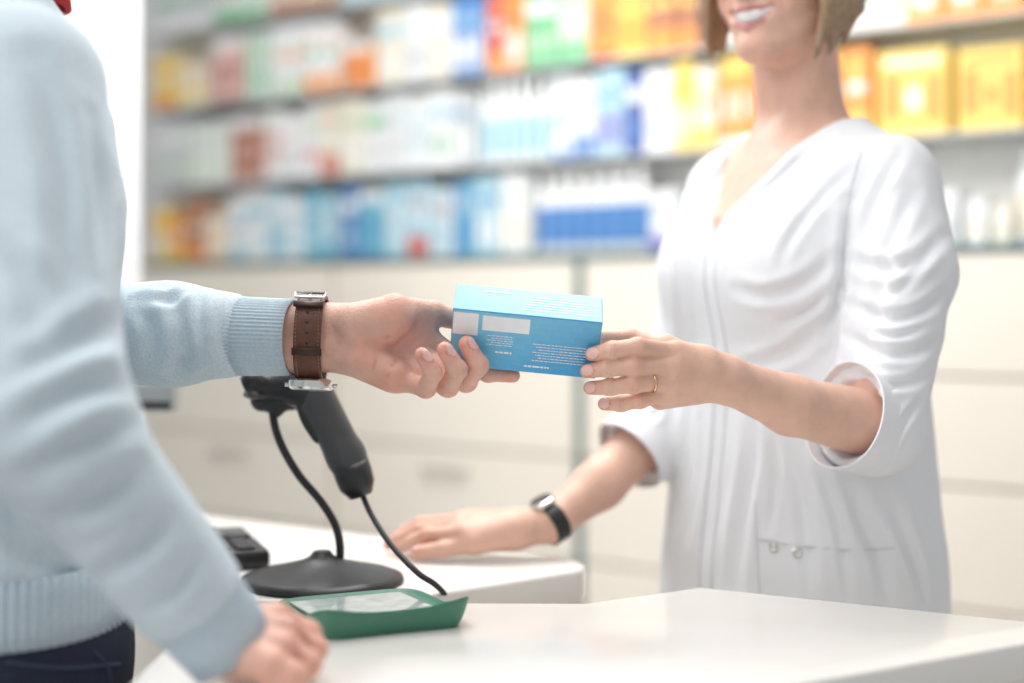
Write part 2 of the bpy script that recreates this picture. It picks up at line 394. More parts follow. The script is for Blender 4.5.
def run(row,p0,p1,n,h,base,c1,c2,style,lab,dep=.012,kind='carton',cat='carton'):
    s0,s1=s_of(p0),s_of(p1); w=(s1-s0)/n; proto=None
    if h>.14 and kind!='pack': h=min(h*1.07,.206)
    for i in range(n):
        if proto is None:
            proto=o=carton(w*.93,h,.09,base,c1,c2,style,kind) if kind!='bottle' else bottle(w*.94,h,base,c1,c2,'bottle')
        else:
            o=proto.copy(); C.objects.link(o)
            for ch in proto.children:
                cc=ch.copy(); C.objects.link(cc); cc.parent=o
        o.location=tuple(Wp(s0+(i+.5)*w,dep+random.uniform(0,.012),ROWS[row]+.0005)); o.rotation_euler=(0,0,RZ)
        setp(o,lab,'bottle' if kind=='bottle' else cat,(lab if n>1 else None))
R=run
R(0,148,164,1,.15,'y','c','o',3,'yellow carton on the bottom shelf next to the white wall end')
R(0,165,180,1,.13,'o','y','w',0,'small orange carton on the bottom shelf beside the yellow one')
R(0,181,200,2,.165,'br','o','c',0,'brown and orange carton on the bottom shelf')
R(0,201,221,2,.15,'c','br','o',4,'cream carton with brown top on the bottom shelf')
R(0,223,242,3,.17,'w','lb','b',0,'white carton with pale blue foot on the bottom shelf above the customer cuff')
R(0,243,262,2,.18,'w','tb','lb',1,'white carton with teal band on the bottom shelf')
R(0,264,280,2,.18,'lb','w','tb',1,'pale blue carton with white band on the bottom shelf')
R(0,281,296,2,.16,'w','lb','b',3,'white carton with pale blue panel on the bottom shelf')
R(0,297,314,2,.175,'tb','lb','w',3,'teal carton with pale panel on the bottom shelf')
R(0,315,331,3,.16,'lb','tb','w',0,'pale blue carton with teal foot on the bottom shelf')
R(0,338,352,1,.18,'b','w','lb',1,'single deep blue carton on the bottom shelf above the cabinet joint')
R(0,354,378,3,.17,'tb','w','b',4,'slim teal carton with white top on the bottom shelf')
R(0,379,401,3,.18,'lb','w','tb',5,'pale blue carton with white blocks on the bottom shelf')
R(0,402,424,2,.18,'lb','r','w',0,'pale blue carton with red foot on the bottom shelf')
R(0,425,447,3,.16,'w','tb','r',2,'white and teal split carton on the bottom shelf')
R(0,448,471,3,.175,'tb','b','w',2,'teal and blue split carton on the bottom shelf above the medicine box')
R(0,472,494,2,.185,'lb','w','b',3,'light blue carton with white panel beside the tall cream panelled cartons')
R(0,496,524,2,.19,'w','c','lg',3,'tall white carton with cream panel on the bottom shelf')
R(0,528,642,7,.19,'w','b','w',0,'white bottle with broad blue label on the bottom shelf',kind='bottle')
R(0,645,676,3,.14,'w','pu','lb',0,'short white carton with purple foot beside the blue labelled bottles')
R(0,700,860,8,.15,'w','lb','gy',1,'white carton on the bottom shelf hidden behind the pharmacist')
R(0,905,955,2,.11,'w','gy','w',3,'low white carton on the bottom shelf behind the pharmacist arm')
R(0,962,985,1,.09,'w','c','w',3,'small white carton standing right of the pharmacist sleeve')
R(0,988,1010,1,.075,'c','w','gy',1,'small cream carton between two white ones at the right edge')
R(0,1012,1060,2,.17,'w','c','gy',1,'tall white bottle at the right edge of the bottom shelf',kind='bottle')
R(1,147,185,3,.18,'gy','w','lg',1,'light grey carton on the middle shelf next to the white wall end')
R(1,186,224,3,.165,'w','lg','gy',2,'white and pale green split carton on the middle shelf')
R(1,226,258,3,.17,'br','w','pk',4,'reddish brown carton with white middle on the middle shelf')
R(1,260,278,2,.18,'w','r','lg',5,'white carton with small red blocks on the middle shelf')
R(1,279,296,2,.16,'w','gy','pk',3,'white carton with grey panel on the middle shelf')
R(1,297,314,2,.18,'w','lg','r',1,'white carton with pale green band on the middle shelf')
R(1,315,334,2,.185,'c','r','w',0,'cream carton with red foot on the middle shelf')
R(1,338,358,2,.185,'c','w','g',3,'cream carton with white panel on the middle shelf')
R(1,359,380,2,.175,'w','g','gy',1,'white carton with green band on the middle shelf')
R(1,381,402,2,.19,'w','gy','lb',2,'white carton with grey half on the middle shelf')
R(1,403,425,3,.18,'w','lb','gy',5,'white carton with small blue blocks on the middle shelf')
R(1,426,448,2,.185,'w','lb','g',1,'white carton with light blue band on the middle shelf')
R(1,449,470,2,.175,'gy','w','b',3,'grey carton with white panel on the middle shelf')
R(1,472,546,6,.195,'w','lb','w',0,'white bottle with pale blue label on the middle shelf',kind='bottle')
R(1,548,568,2,.19,'w','gy','b',4,'white carton with grey top on the middle shelf')
R(1,569,590,2,.18,'w','b','gy',0,'white carton with blue foot on the middle shelf')
R(1,592,622,3,.19,'lb','pu','b',3,'light blue carton with purple panel on the middle shelf')
R(1,623,640,1,.18,'db','w','b',1,'single dark blue carton on the middle shelf')
R(1,641,668,2,.18,'w','c','gy',1,'plain white carton between dark blue and yellow cartons')
R(1,670,690,2,.19,'y','c','o',3,'yellow carton on the middle shelf left of the pharmacist hair')
R(1,691,712,2,.175,'c','y','o',0,'cream carton with yellow foot on the middle shelf')
R(1,714,765,3,.19,'o','y','w',4,'orange carton with yellow top beside the pharmacist neck')
R(1,770,835,3,.18,'y','o','w',1,'yellow carton hidden behind the pharmacist head')
R(1,838,868,1,.18,'o','y','w',0,'orange carton just right of the pharmacist hair')
R(1,872,948,1,.175,'y','o','w',5,'large yellow pack with orange blocks above the pharmacist shoulder',kind='pack',cat='pack')
R(1,952,1024,1,.165,'y','o','o',5,'large yellow pack with orange blocks near the right edge',kind='pack',cat='pack')
R(1,1028,1090,1,.18,'y','o','w',5,'large yellow pack cut off by the right edge',kind='pack',cat='pack')
R(2,147,172,1,.15,'y','o','c',0,'yellow carton with orange foot on the upper shelf by the white wall end')
R(2,173,200,2,.13,'c','y','o',3,'cream carton with yellow panel on the upper shelf')
R(2,206,240,3,.18,'pk','w','dr',4,'pink carton with white top on the upper shelf')
R(2,241,270,3,.18,'w','g','lg',2,'white and green split carton on the upper shelf')
R(2,271,300,3,.185,'w','lg','o',0,'white carton with pale green foot on the upper shelf')
R(2,301,332,2,.18,'w','o','g',0,'wide white carton with orange foot on the upper shelf')
R(2,338,368,1,.12,'o','w','r',4,'low orange carton with white top on the upper shelf')
R(2,370,398,2,.185,'c','lb','w',1,'cream carton with blue band on the upper shelf')
R(2,399,422,2,.19,'w','gy','lb',3,'white carton with grey panel on the upper shelf')
R(2,423,446,2,.18,'c','w','gy',1,'cream carton with white band on the upper shelf')
R(2,447,480,3,.19,'b','w','lb',3,'blue carton with white panel on the upper shelf')
R(2,481,499,2,.19,'r','o','w',0,'red carton with orange foot on the upper shelf')
R(2,500,518,2,.175,'o','w','r',3,'orange carton with white panel on the upper shelf')
R(2,520,552,3,.19,'g','w','lg',1,'green carton with white band on the upper shelf')
R(2,553,584,2,.18,'lg','g','w',0,'pale green carton with green foot on the upper shelf')
R(2,586,612,2,.19,'o','c','r',4,'orange carton with cream top on the upper shelf')
R(2,613,640,2,.18,'y','o','br',3,'yellow carton with orange panel on the upper shelf')
R(2,641,690,3,.19,'br','o','y',0,'brown carton with orange foot on the upper shelf left of the pharmacist hair')
R(2,900,1024,3,.15,'o','y','w',1,'orange carton on the upper shelf above the large packs')
R(3,147,205,3,.15,'gy','w','g',0,'grey white carton on the top shelf by the white wall end')
R(3,208,262,3,.16,'w','g','br',0,'white carton with green foot on the top shelf')
R(3,264,334,4,.15,'c','br','w',0,'cream carton with brown foot on the top shelf')
R(3,338,420,4,.15,'w','lb','r',0,'white carton with light blue foot on the top shelf')
# ============================================================ COUNTERS
pts=[PZ(585,603)[:2],PZ(700,587)[:2],PZ(1024,621)[:2],A(.62,1.33),PZ(1024,643)[:2]+A(.06,.035),PZ(800,683)[:2],A(.0,1.015),A(-.31,.98),A(-.31,1.458),A(-.1,1.458)]
cnt=empty('service_counter',(0.1,1.25,0),'white glossy service counter in front of the customer and pharmacist','counter')
V,Fs=prism(pts[::-1],TOP-.036,TOP,.004); mk('countertop',V,Fs,M_white,cnt,sharp=30)
cc=np.mean(pts,axis=0); V,Fs=prism([cc+(p-cc)*.93 for p in pts][::-1],0.0,TOP-.0362,.002); mk('base',V,Fs,M_cab,cnt,sharp=30)
spts=[PZ(560,556.5)[:2],PZ(578,559)[:2],PZ(585,564)[:2],PZ(582,569)[:2],PZ(395,599.5)[:2],A(-.305,1.470),A(-.42,1.72),A(-.62,1.75),A(-.62,2.15),PZ(195,513)[:2]]
dk=empty('side_desk',(-.25,1.7,0),'thinner white desk carrying the scanner, behind the service counter','desk')
V,Fs=prism(spts,TOP-.040,TOP-.0005,.005); mk('desktop',V,Fs,M_white,dk,sharp=30)
cc=np.mean(spts,axis=0); V,Fs=prism([cc+(p-cc)*.8 for p in spts],0.0,TOP-.0402,.002); mk('base',V,Fs,M_cab,dk,sharp=30)
# ============================================================ GREEN TRAY
tc=A(-.137,1.386,TOP); te1=unit(A(.132,.060,0)); te2=A(-te1[1],te1[0],0)
def tp(u,v,z): return tc+te1*u+te2*v+A(0,0,z)
tray=empty('change_tray',tc,'green plastic change tray with clear inset on the counter','tray')
n=120; hw,hd=.077,.086
def th(u,v,sc):
    fr=min(1,max(0,-(v-.012)/(hd+.012))); uu=min(1,abs(u)/hw)
    h=.0050+fr**1.6*(.0135+.0125*uu**2.2)
    h+=.0035*max(0,(sc-.88)/.12)**1.5
    return h
scs=[.90,.905,.935,.965,.99,1.0,.992,.975,.95,.92,.89,.85,.80,.74,.66,.58,.5,.4,.3,.2,.1,.02]
zf=[0,.06,.25,.52,.85,.97,1.02,1.01]+[1]*14
V=[];Fs=[]
for i,sc in enumerate(scs):
    for k in range(n):
        a=2*math.pi*k/n; ca,sa=math.cos(a),math.sin(a); e=.30
        bu=abs(ca)**e*np.sign(ca); bv_=abs(sa)**e*np.sign(sa)
        u=hw*sc*bu; v=hd*sc*bv_
        z=th(hw*bu*min(1,sc+.02),v if i>6 else hd*bv_,1.0 if i<8 else sc)*zf[i]
        if v<-.03: v+=.008*(1-(u/hw)**2)*min(1,(-v-.03)/.05)
        V.append(tp(u,v,z))
for i in range(len(scs)-1):
    for k in range(n): a=i*n+k;b2=i*n+(k+1)%n; Fs.append((a,b2,b2+n,a+n))
Fs.append(tuple(range(n-1,-1,-1))); Fs.append(tuple(range((len(scs)-1)*n,len(scs)*n)))
mk('dish',V,Fs,M_green,tray,sharp=70)
b=MB(); T=lambda p: tp(p[0],p[1],p[2]+max(0,-(p[1]-.012))*.10)
b.box(-.062,.056,-.026,.072,.0052,.0076,0,bev=.0006,T=T)
for i in range(14):
    for j in range(7):
        if random.random()<.55:
            x=-.056+i*.0076; y=-.016+j*.012; b.box(x,x+random.uniform(.003,.0065),y,y+random.uniform(.002,.006),.0076,.0079,random.choice([1,2]),T=T)
b.build('inset',[mat('inset_clear',(.50,.57,.56),.05,noise=.12,nscale=60),mat('inset_p1',(.36,.41,.41),.2),mat('inset_p2',(.64,.68,.67),.2)],tray,local=False)
# ============================================================ CARD TERMINAL, DISPLAY
kp=empty('card_terminal',(-.360,1.69,TOP),'black card terminal lying on the desk left of the scanner base','card terminal',.35)
b=MB(); b.box(-.045,.06,-.075,.085,0,.022,0,bev=.006); b.build('housing',M_black,kp,smooth=True,sharp=40)
b=MB(); b.box(-.038,.052,.02,.075,.022,.027,0,bev=.002); b.build('screen',mat('screen_glass',(.05,.06,.07),.08),kp)
for i in range(3):
    for j in range(4):
        b=MB(); b.box(-.034+i*.028,-.013+i*.028,-.068+j*.02,-.054+j*.02,.0215,.026,0,bev=.0015); b.build('key',M_dark,kp)
ds=empty('customer_display',(-.505,1.87,TOP),'small grey display on a pole half hidden behind the customer sleeve','display')
V,Fs=lathe([(.05,0),(.05,.006),(.012,.012),(.01,.2),(.01,.215)],A(-.505,1.87,TOP),20); mk('pole',V,Fs,M_grey,ds,sharp=40)
b=MB(); p0=P(110,382,1.87);p1=P(177,411,1.87); b.box(p0[0],p1[0],1.85,1.89,p1[2],p0[2],0,bev=.004); b.build('display_head',mat('disp_grey',(.30,.32,.33),.4),ds,local=False)
b=MB(); b.box(p0[0]+.004,p1[0]-.004,1.848,1.851,p1[2]+.004,p1[2]+.014,0,bev=.001); b.build('display_strip',M_dark,ds,local=False)
# ============================================================ SCANNER + STAND
YS=1.574
st=empty('scanner_stand',PZ(322,580),'black gooseneck scanner stand with round weighted base on the desk','scanner stand')
V,Fs=lathe([(.087,0),(.090,.002),(.0885,.006),(.078,.010),(.060,.014),(.040,.019),(.022,.024),(.014,.028),(.009,.034)],PZ(322,582)+A(0,0,.0002),48); mk('base',V,Fs,M_black,st,sharp=50)
V,Fs=tube(crs([P(322,566,YS),P(339,560,YS),P(337,530,YS),P(322,503,YS),P(298,474,YS),P(280,442,YS),P(273,415,YS+.005),P(276,400,YS+.01)],10),.0046,10)
mk('gooseneck',V,Fs,M_black,st)
def f(Q):
    d=cap(Q,P(262,400,YS+.012),P(292,398,YS+.012),.013,.014); d=smin(d,cap(Q,P(276,412,YS+.008),P(276,402,YS+.01),.007,.011),.008)
    return d
V,Fs=snet(f,P(245,425,YS)-A(0,.02,0),P(312,380,YS)+A(0,.04,0),.0016); mk('cradle',V,Fs,M_dark,st)
scn=empty('barcode_scanner',P(300,388,YS),'black handheld barcode scanner hanging handle down in its stand','barcode scanner')
def f(Q):
    d=cap(Q,P(254,386,YS-.004),P(300,386,YS),.0135,.0205); d=smin(d,cap(Q,P(251,382,YS-.02),P(251,387,YS+.02),.012,.012),.012); d=smin(d,cap(Q,P(300,386,YS),P(316,398,YS),.021,.0205),.01)
    d=smax(d,-cap(Q,P(237,388,YS-.02),P(237,388,YS+.02),.009),.003)
    return d
V,Fs=snet(f,P(228,425,YS)-A(0,.05,0),P(350,350,YS)+A(0,.05,0),.0018); mk('head',V,Fs,M_black,scn)
def f(Q):
    d=cap(Q,P(314,394,YS),P(346,456,YS-.004),.0220,.0205); d=smin(d,cap(Q,P(346,456,YS-.004),P(357,480,YS-.006),.0205,.0185),.01)
    return d
V,Fs=snet(f,P(285,515,YS)-A(0,.04,0),P(390,355,YS)+A(0,.04,0),.0018); mk('handle',V,Fs,mat('charcoal_plastic',(.06,.063,.068),.42),scn)
V,Fs=tube(crs([P(350,464,YS-.006),P(361,496,YS-.006)],3),[.0212,.0212,.0200,.013],16); mk('end_cap',V,Fs,M_black,scn)
V,Fs=tube(crs([P(300,404,YS-.006),P(307,422,YS-.008),P(320,442,YS-.008)],5),[.004]+[.006]*9+[.004],8); mk('trigger',V,Fs,M_dark,scn)
b=PZ(440,589,TOP+.004)
V,Fs=tube(crs([P(362,494,YS-.006),P(372,516,YS-.02),P(392,546,YS-.05),P(418,573,YS-.08),b,A(b[0]+.03,b[1]+.10,TOP-.06)],10),.0032,8); mk('cable',V,Fs,M_dark,scn)
# ============================================================ MEDICINE BOX
t=math.radians(30); bw=unit(A(1,0,-.096)); nt=A(0,-math.sin(t),math.cos(t)); nt=unit(nt-bw*np.dot(nt,bw)); dd=np.cross(nt,bw); dd=dd if dd[1]>0 else -dd
BL,BH,BD=.1475,.066,.050; K0=P(453,308.5,1.395)
def bp(u,v,w): return K0+bw*u-nt*v+dd*w      # u right, v down the front, w back
b=MB(); b.box(0,BL,0,BH,0,BD,0,bev=.0008,T=lambda p:bp(*p))
NG=12
def face_quad(top,u0,u1,v0,v1,e):
    return [bp(u0,e,v0),bp(u1,e,v0),bp(u1,e,v1),bp(u0,e,v1)] if top else [bp(u0,v0,e),bp(u0,v1,e),bp(u1,v1,e),bp(u1,v0,e)]
for i in range(24):
    for j in range(10):
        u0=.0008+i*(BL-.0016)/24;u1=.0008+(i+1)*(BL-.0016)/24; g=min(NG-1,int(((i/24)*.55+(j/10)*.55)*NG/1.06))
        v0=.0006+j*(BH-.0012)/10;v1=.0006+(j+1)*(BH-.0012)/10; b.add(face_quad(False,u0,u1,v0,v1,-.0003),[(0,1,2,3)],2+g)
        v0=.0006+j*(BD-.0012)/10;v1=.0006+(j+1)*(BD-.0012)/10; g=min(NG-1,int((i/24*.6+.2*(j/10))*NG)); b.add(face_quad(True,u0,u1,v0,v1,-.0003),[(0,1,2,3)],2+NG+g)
def dash(u0,u1,v,hh,top=False,m=1,s=1.0):
    u=u0
    while u<u1:
        l=random.uniform(.0012,.0045)*s; l=min(l,u1-u)
        b.add(face_quad(top,u,u+l,v,v+hh,-.0007),[(0,1,2,3)],m); u+=l+.0009
b.add(face_quad(False,.001,.026,.003,.028,-.0006),[(0,1,2,3)],1); b.add(face_quad(False,.030,.077,.004,.021,-.0006),[(0,1,2,3)],1)
for i in range(5): dash(.036+.004*(i%2),.062,.026+i*.0026,.0008)
dash(.045,.062,.044,.0020,s=1.5)
for i in range(7): dash(.082+.003*(i%3),.135,.031+i*.0032,.0009)
dash(.075,.10,.057,.002,s=1.6)
for i in range(6): dash(.070,.142-.006*(i%2),.010+i*.005,.0013,True)
dash(.03,.055,.038,.003,True,s=2)
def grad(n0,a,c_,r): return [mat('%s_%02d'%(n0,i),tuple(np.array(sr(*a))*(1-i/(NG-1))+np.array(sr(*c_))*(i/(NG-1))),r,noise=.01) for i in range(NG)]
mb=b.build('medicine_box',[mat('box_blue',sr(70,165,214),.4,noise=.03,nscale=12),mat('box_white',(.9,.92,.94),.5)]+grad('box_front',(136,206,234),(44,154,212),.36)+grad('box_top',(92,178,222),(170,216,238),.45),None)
setp(mb,'blue cardboard medicine box held between the two hands','medicine box')
# ============================================================ PHARMACIST
Cb=A(.367,1.78,0); fb=A(-.8674,-.4977); lb=A(.4977,-.8674)
Hc=A(.338,1.75,1.632); fh=unit(A(-.70,-.71)); lh=A(-fh[1],fh[0]); 
ZS=[.70,.92,1.02,1.10,1.18,1.26,1.33,1.40,1.44,1.47]
TW=[.215,.200,.188,.178,.170,.165,.163,.146,.095,.06]; TD=[.162,.150,.140,.132,.127,.126,.122,.095,.073,.055]; TB=[.01,.012,.012,.012,.015,.022,.02,.005,0,0]
def torso(Q,off=0,zlo=.78):
    q=frame(Q,Cb,lb,fb); d=loft(q,ZS,TW,TD,TB,zlo,1.455)
    for s in(-1,1):
        d=smin(d,ell(q,(s*.068,.098,1.262),(.062,.054,.064)),.06)
        d=smin(d,cap(q,(s*.03,0,1.43),(s*.130,0,1.378),.036,.042),.03)
    return d+f4(off)
SL=fw(Cb,lb,fb,.150,0,1.366); ML=P(904,275,1.60); EL=P(874,425,1.56); WL=P(712,372,1.445)
SR=fw(Cb,lb,fb,-.155,0,1.375); ER=P(675,412,1.83); WM=P(600,484,1.755)
dL=unit(WL-EL); dR=unit(WM-ER); CL=EL+(WL-EL)*.18; CR=ER+(WM-ER)*.60
def dot3(Q,p,d): return (Q[0]-f4(p[0]))*f4(d[0])+(Q[1]-f4(p[1]))*f4(d[1])+(Q[2]-f4(p[2]))*f4(d[2])
def sleeve(Q,S,Mi,E,Cf,d,r0,rm,r1,r2):
    s=smin(smin(cap(Q,S,Mi,r0,rm),cap(Q,Mi,E,rm,r1),.01),cap(Q,E,Cf+d*.03,r1,r2),.015)
    pl=dot3(Q,Cf,d)
    s=smax(s,pl+f4(.006),.003); s=smax(s,-cap(Q,Cf-d*.0,Cf+d*.05,r2-.008,r2-.006),.003)
    return s
def fcoat(Q):
    d=torso(Q); q=frame(Q,Cb,lb,fb)
    d=smin(d,sleeve(Q,SL,ML,EL,CL,dL,.055,.057,.053,.054),.014)
    d=smin(d,sleeve(Q,SR,(SR+ER)/2,ER,CR,dR,.054,.054,.050,.046),.03)
    a,b_,z=q; zv=1.302
    vc=np.maximum(np.maximum((np.abs(a)-f4(.60)*(z-f4(zv)))*f4(.88),f4(zv)-z),-b_-f4(.02))
    nk=np.sqrt(a*a+(b_-f4(.0))**2)-f4(.068); nk=np.maximum(nk,f4(1.41)-z)
    d=smax(d,-np.minimum(vc,nk),.002)
    return d
person=empty('person',(Cb[0],Cb[1],0),'woman in white V-neck tunic behind the counter handing over the box','person')
V,Fs=snet(fcoat,(.12,1.49,.77),(.62,2.06,1.5),.0037,2)
N=vnorm(V,Fs)
q=frame((V[:,0],V[:,1],V[:,2]),Cb,lb,fb)
a_,b_,z_=q
arm=np.minimum(np.minimum(segd(V,SL,ML),segd(V,ML,EL)),np.minimum(segd(V,EL,CL),np.minimum(segd(V,SR,ER),segd(V,ER,CR))))
wa=np.clip((.085-arm)/.03,0,1)
cuffw=np.clip(np.abs((V-CL)@dL+.02)/.03,0,1)
n1=ridge(np.stack([a_*11,b_*11,z_*3+a_*3],1)); n5=sn(np.stack([a_*7+3,b_*7,z_*8-a_*6],1)); n3=sn(np.stack([V[:,0]*14,V[:,1]*14,V[:,2]*16+V[:,0]*12],1)); n6=sn(np.stack([a_*28,b_*28,z_*16-a_*20],1))
low=np.clip((1.28-z_)/.25,0,1)
disp=(1-wa)*(low*.0035*n1+.003*n5+.0012*n6)+wa*(.003*n3+.0012*n6)*cuffw
fo=folds(V,Fs,[
 ([(852,200),(846,255),(838,300),(826,335)],.010,.006),
 ([(945,235),(915,262),(880,268),(856,262)],.010,.0050),
 ([(950,290),(920,312),(885,318),(850,305)],.009,.0055),
 ([(948,335),(915,352),(880,352),(846,335)],.008,.0055),
 ([(935,372),(905,384),(875,382),(842,362)],.007,.005),
 ([(930,255),(905,285),(888,296)],.006,.003),([(935,320),(900,335),(870,333)],.005,.003),
 ([(915,190),(893,235),(878,300),(868,350)],.011,.004),
 ([(900,150),(880,190),(862,240)],.010,.004),
 ([(922,400),(905,420),(890,448),(880,478)],.006,.004),
 ([(838,255),(800,285),(765,295),(735,290)],.010,.005),
 ([(836,285),(806,312),(775,325)],.007,.004),
 ([(836,310),(800,345),(765,362),(735,370)],.011,.005),
 ([(830,130),(790,165),(755,205),(738,240)],.009,.0035),
 ([(850,170),(815,205),(790,240),(780,265)],.008,.003),
 ([(735,150),(712,190),(700,230)],.008,.003),
 ([(672,250),(680,320),(676,390),(668,440)],.010,.005),
 ([(745,400),(752,450),(742,520),(735,590)],.012,.006),
 ([(772,430),(776,480),(770,530)],.007,.004),
 ([(790,440),(800,490),(806,540),(812,600)],.012,.005),
 ([(850,480),(862,520),(880,560),(890,605)],.012,.006),
 ([(820,470),(838,520),(850,600)],.008,.004),
 ([(890,500),(905,540),(918,580),(925,608)],.010,.005),
 ([(700,420),(698,480),(690,540)],.009,.004),
 ([(672,470),(668,520),(662,580)],.010,.005),
 ([(660,410),(640,430),(628,452)],.007,.004)],.72,1.25)
V=V+N*(disp+fo)[:,None]; V=lap(V,Fs,.3)
coat=mk('tunic',V,Fs,M_coat,person)
# rolled cuffs: thin folded bands with a crisp edge, standing off the arm
V2_,F2_=band(CL-dL*.018,dL,A(0,0,1),.0550,.0535,.046,.0022,96,r2=1.05,rings=6,wob=.0010); mk('cuff',V2_,F2_,M_coat,coat,sharp=50)
V2_,F2_=band(CR-dR*.016,dR,A(0,0,1),.0475,.0465,.040,.0022,96,r2=1.04,rings=6,wob=.0010); mk('cuff',V2_,F2_,M_coat,coat,sharp=50)
bvh=BVHTree.FromPolygons([tuple(v) for v in V],[tuple(int(i) for i in f) for f in Fs])
cam=Vector((0,0,CZ))
def hit(px,py,off=.0):
    d=Vector(((px-512)/F,1,(HY-py)/F)).normalized(); h=bvh.ray_cast(cam,d)
    if h[0] is None: return None
    n=h[1] if h[1].dot(d)<0 else -h[1]
    return A(*(h[0]+n*off)),A(*n)
M_seam=mat('coat_seam',(.70,.72,.76),.8)
def smoothl(pts,k=2):
    for _ in range(k): pts=[pts[0]]+[(pts[i-1]+pts[i]+pts[i+1])/3 for i in range(1,len(pts)-1)]+[pts[-1]]
    return pts
def seam(pxs,name,r=.0010,parent=coat,m=None,n=10):
    p2=crs([A(x,y,0) for x,y in pxs],n); pts=[]
    for p in p2:
        h=hit(p[0],p[1],.0002)
        if h is not None and (not pts or abs(h[0][1]-pts[-1][1])<.03): pts.append(h[0])
    if len(pts)>4:
        V,Fs=tube(smoothl(pts,1),r,6); mk(name,V,Fs,m or M_seam,parent)
def vseam(side,off,name,z0,z1,r=.0010):
    """stitched line running parallel to the V opening, found by casting rays into the chest"""
    pts=[]
    for z in np.linspace(z0,z1,26):
        a=side*(.60*(z-1.302)+off); o0=fw(Cb,lb,fb,a,.35,z); h=bvh.ray_cast(Vector(o0),Vector((-fb[0],-fb[1],0)))
        if h[0] is not None: pts.append(A(*h[0])+A(fb[0],fb[1],0)*.0004)
    if len(pts)>5: V,Fs=tube(smoothl(pts,2),r,6); mk(name,V,Fs,M_seam,coat)
vseam(1,.004,'neckline_seam',1.303,1.405); vseam(-1,.004,'neckline_seam',1.303,1.405)
vseam(1,.020,'neckline_seam',1.300,1.40); vseam(-1,.020,'neckline_seam',1.300,1.40)
def pseam(a,name,z0,z1,r=.0010):
    pts=[]
    for z in np.linspace(z0,z1,60):
        o0=fw(Cb,lb,fb,a,.35,z); h=bvh.ray_cast(Vector(o0),Vector((-fb[0],-fb[1],0)))
        if h[0] is not None: pts.append(A(*h[0])+A(fb[0],fb[1],0)*.0003)
    if len(pts)>5: V,Fs=tube(smoothl(pts,1),r,6); mk(name,V,Fs,M_seam,coat)
pseam(.0,'placket_seam',1.30,.80,.0014); pseam(.022,'placket_seam',1.315,.80)
seam([(755,500),(757,545),(760,600)],'pocket_seam'); seam([(757,538),(800,545),(850,550),(895,548)],'pocket_seam')
seam([(862,150),(848,200),(843,250),(845,300)],'armhole_seam')
for x,y in((774,547),(797,552)):
    h=hit(x,y,0)
    if h is not None:
        n_=h[1]; e1=unit(np.cross(n_,A(0,0,1))); e2=np.cross(n_,e1)
        V_,F_=lathe([(.0055,-.001),(.0058,.0012),(.004,.0022),(.003,.0014),(.001,.0014)],h[0],16,(e1,e2,n_)); mk('snap_button',V_,F_,M_steel,coat,sharp=40)
# ---- left hand holding box
wi=[P(592,354,1.4035),P(612,350,1.396),P(638,347,1.397),P(676,353,1.425)]
wm=[P(587,371,1.4115),P(608,368,1.402),P(634,366,1.398),P(676,366,1.418)]
wr=[P(590,388,1.4225),P(610,387,1.409),P(634,384,1.403),P(673,379,1.418)]
wl=[P(604,404,1.433),P(621,404,1.421),P(640,400,1.415),P(670,391,1.424)]
wt=[P(598,337,1.480),P(630,339,1.468),P(664,348,1.458),P(700,364,1.449)]
rv=lambda l:l[::-1]
wf=[(rv(wi),[.0102,.0092,.0084,.0071]),(rv(wm),[.0104,.0094,.0086,.0072]),(rv(wr),[.0100,.0090,.0082,.0069]),(rv(wl),[.0092,.0082,.0076,.0065]),(rv(wt),[.013,.0115,.0098,.0085])]
palmw=[(P(700,362,1.440),wi[3],.015,.0120),(P(702,368,1.438),wm[3],.016,.0120),(P(703,376,1.438),wr[3],.016,.0115),(P(704,383,1.442),wl[3],.015,.0110),
 (P(700,364,1.452),wt[2],.015,.013),(P(690,372,1.452),P(674,372,1.448),.018,.014),(P(695,390,1.450),P(660,397,1.440),.014,.0125),
 (P(704,372,1.442),P(725,379,1.452),.0215,.0225),(P(725,379,1.452),P(790,405,1.495),.0225,.0295),(P(790,405,1.495),EL,.0295,.037)]
V1,F1=snet(lambda Q:hand(Q,palmw,wf,.012,.008,.0012),(.065,1.375,1.055),(.41,1.60,1.222),.0017,1,.5); N1=vnorm(V1,F1)
base=(.79,.49,.375)
spots=[(p,.009,.65) for L_ in(wi,wm,wr,wl) for p in (L_[0],L_[2],L_[3])]+[((L_[0]+L_[1])/2,.008,.45) for L_ in(wi,wm,wr,wl)]+[(wt[1],.015,.4)]
nd=A(-.15,-1,.15)
nails=[(L_[0]+nd/np.linalg.norm(nd)*.006+unit(L_[1]-L_[0])*.001,L_[1]-L_[0],nd) for L_ in(wi,wm,wr,wl)]
lines=[([ (L_[i]+A(o_,-.008,-.0055)),(L_[i]+A(o_,-.008,.0055))],.0009,.42) for L_ in(wi,wm,wr,wl) for i in(1,2) for o_ in(-.0016,.0016)]
c1=skincol(V1,N1,base,spots,nails,lines)
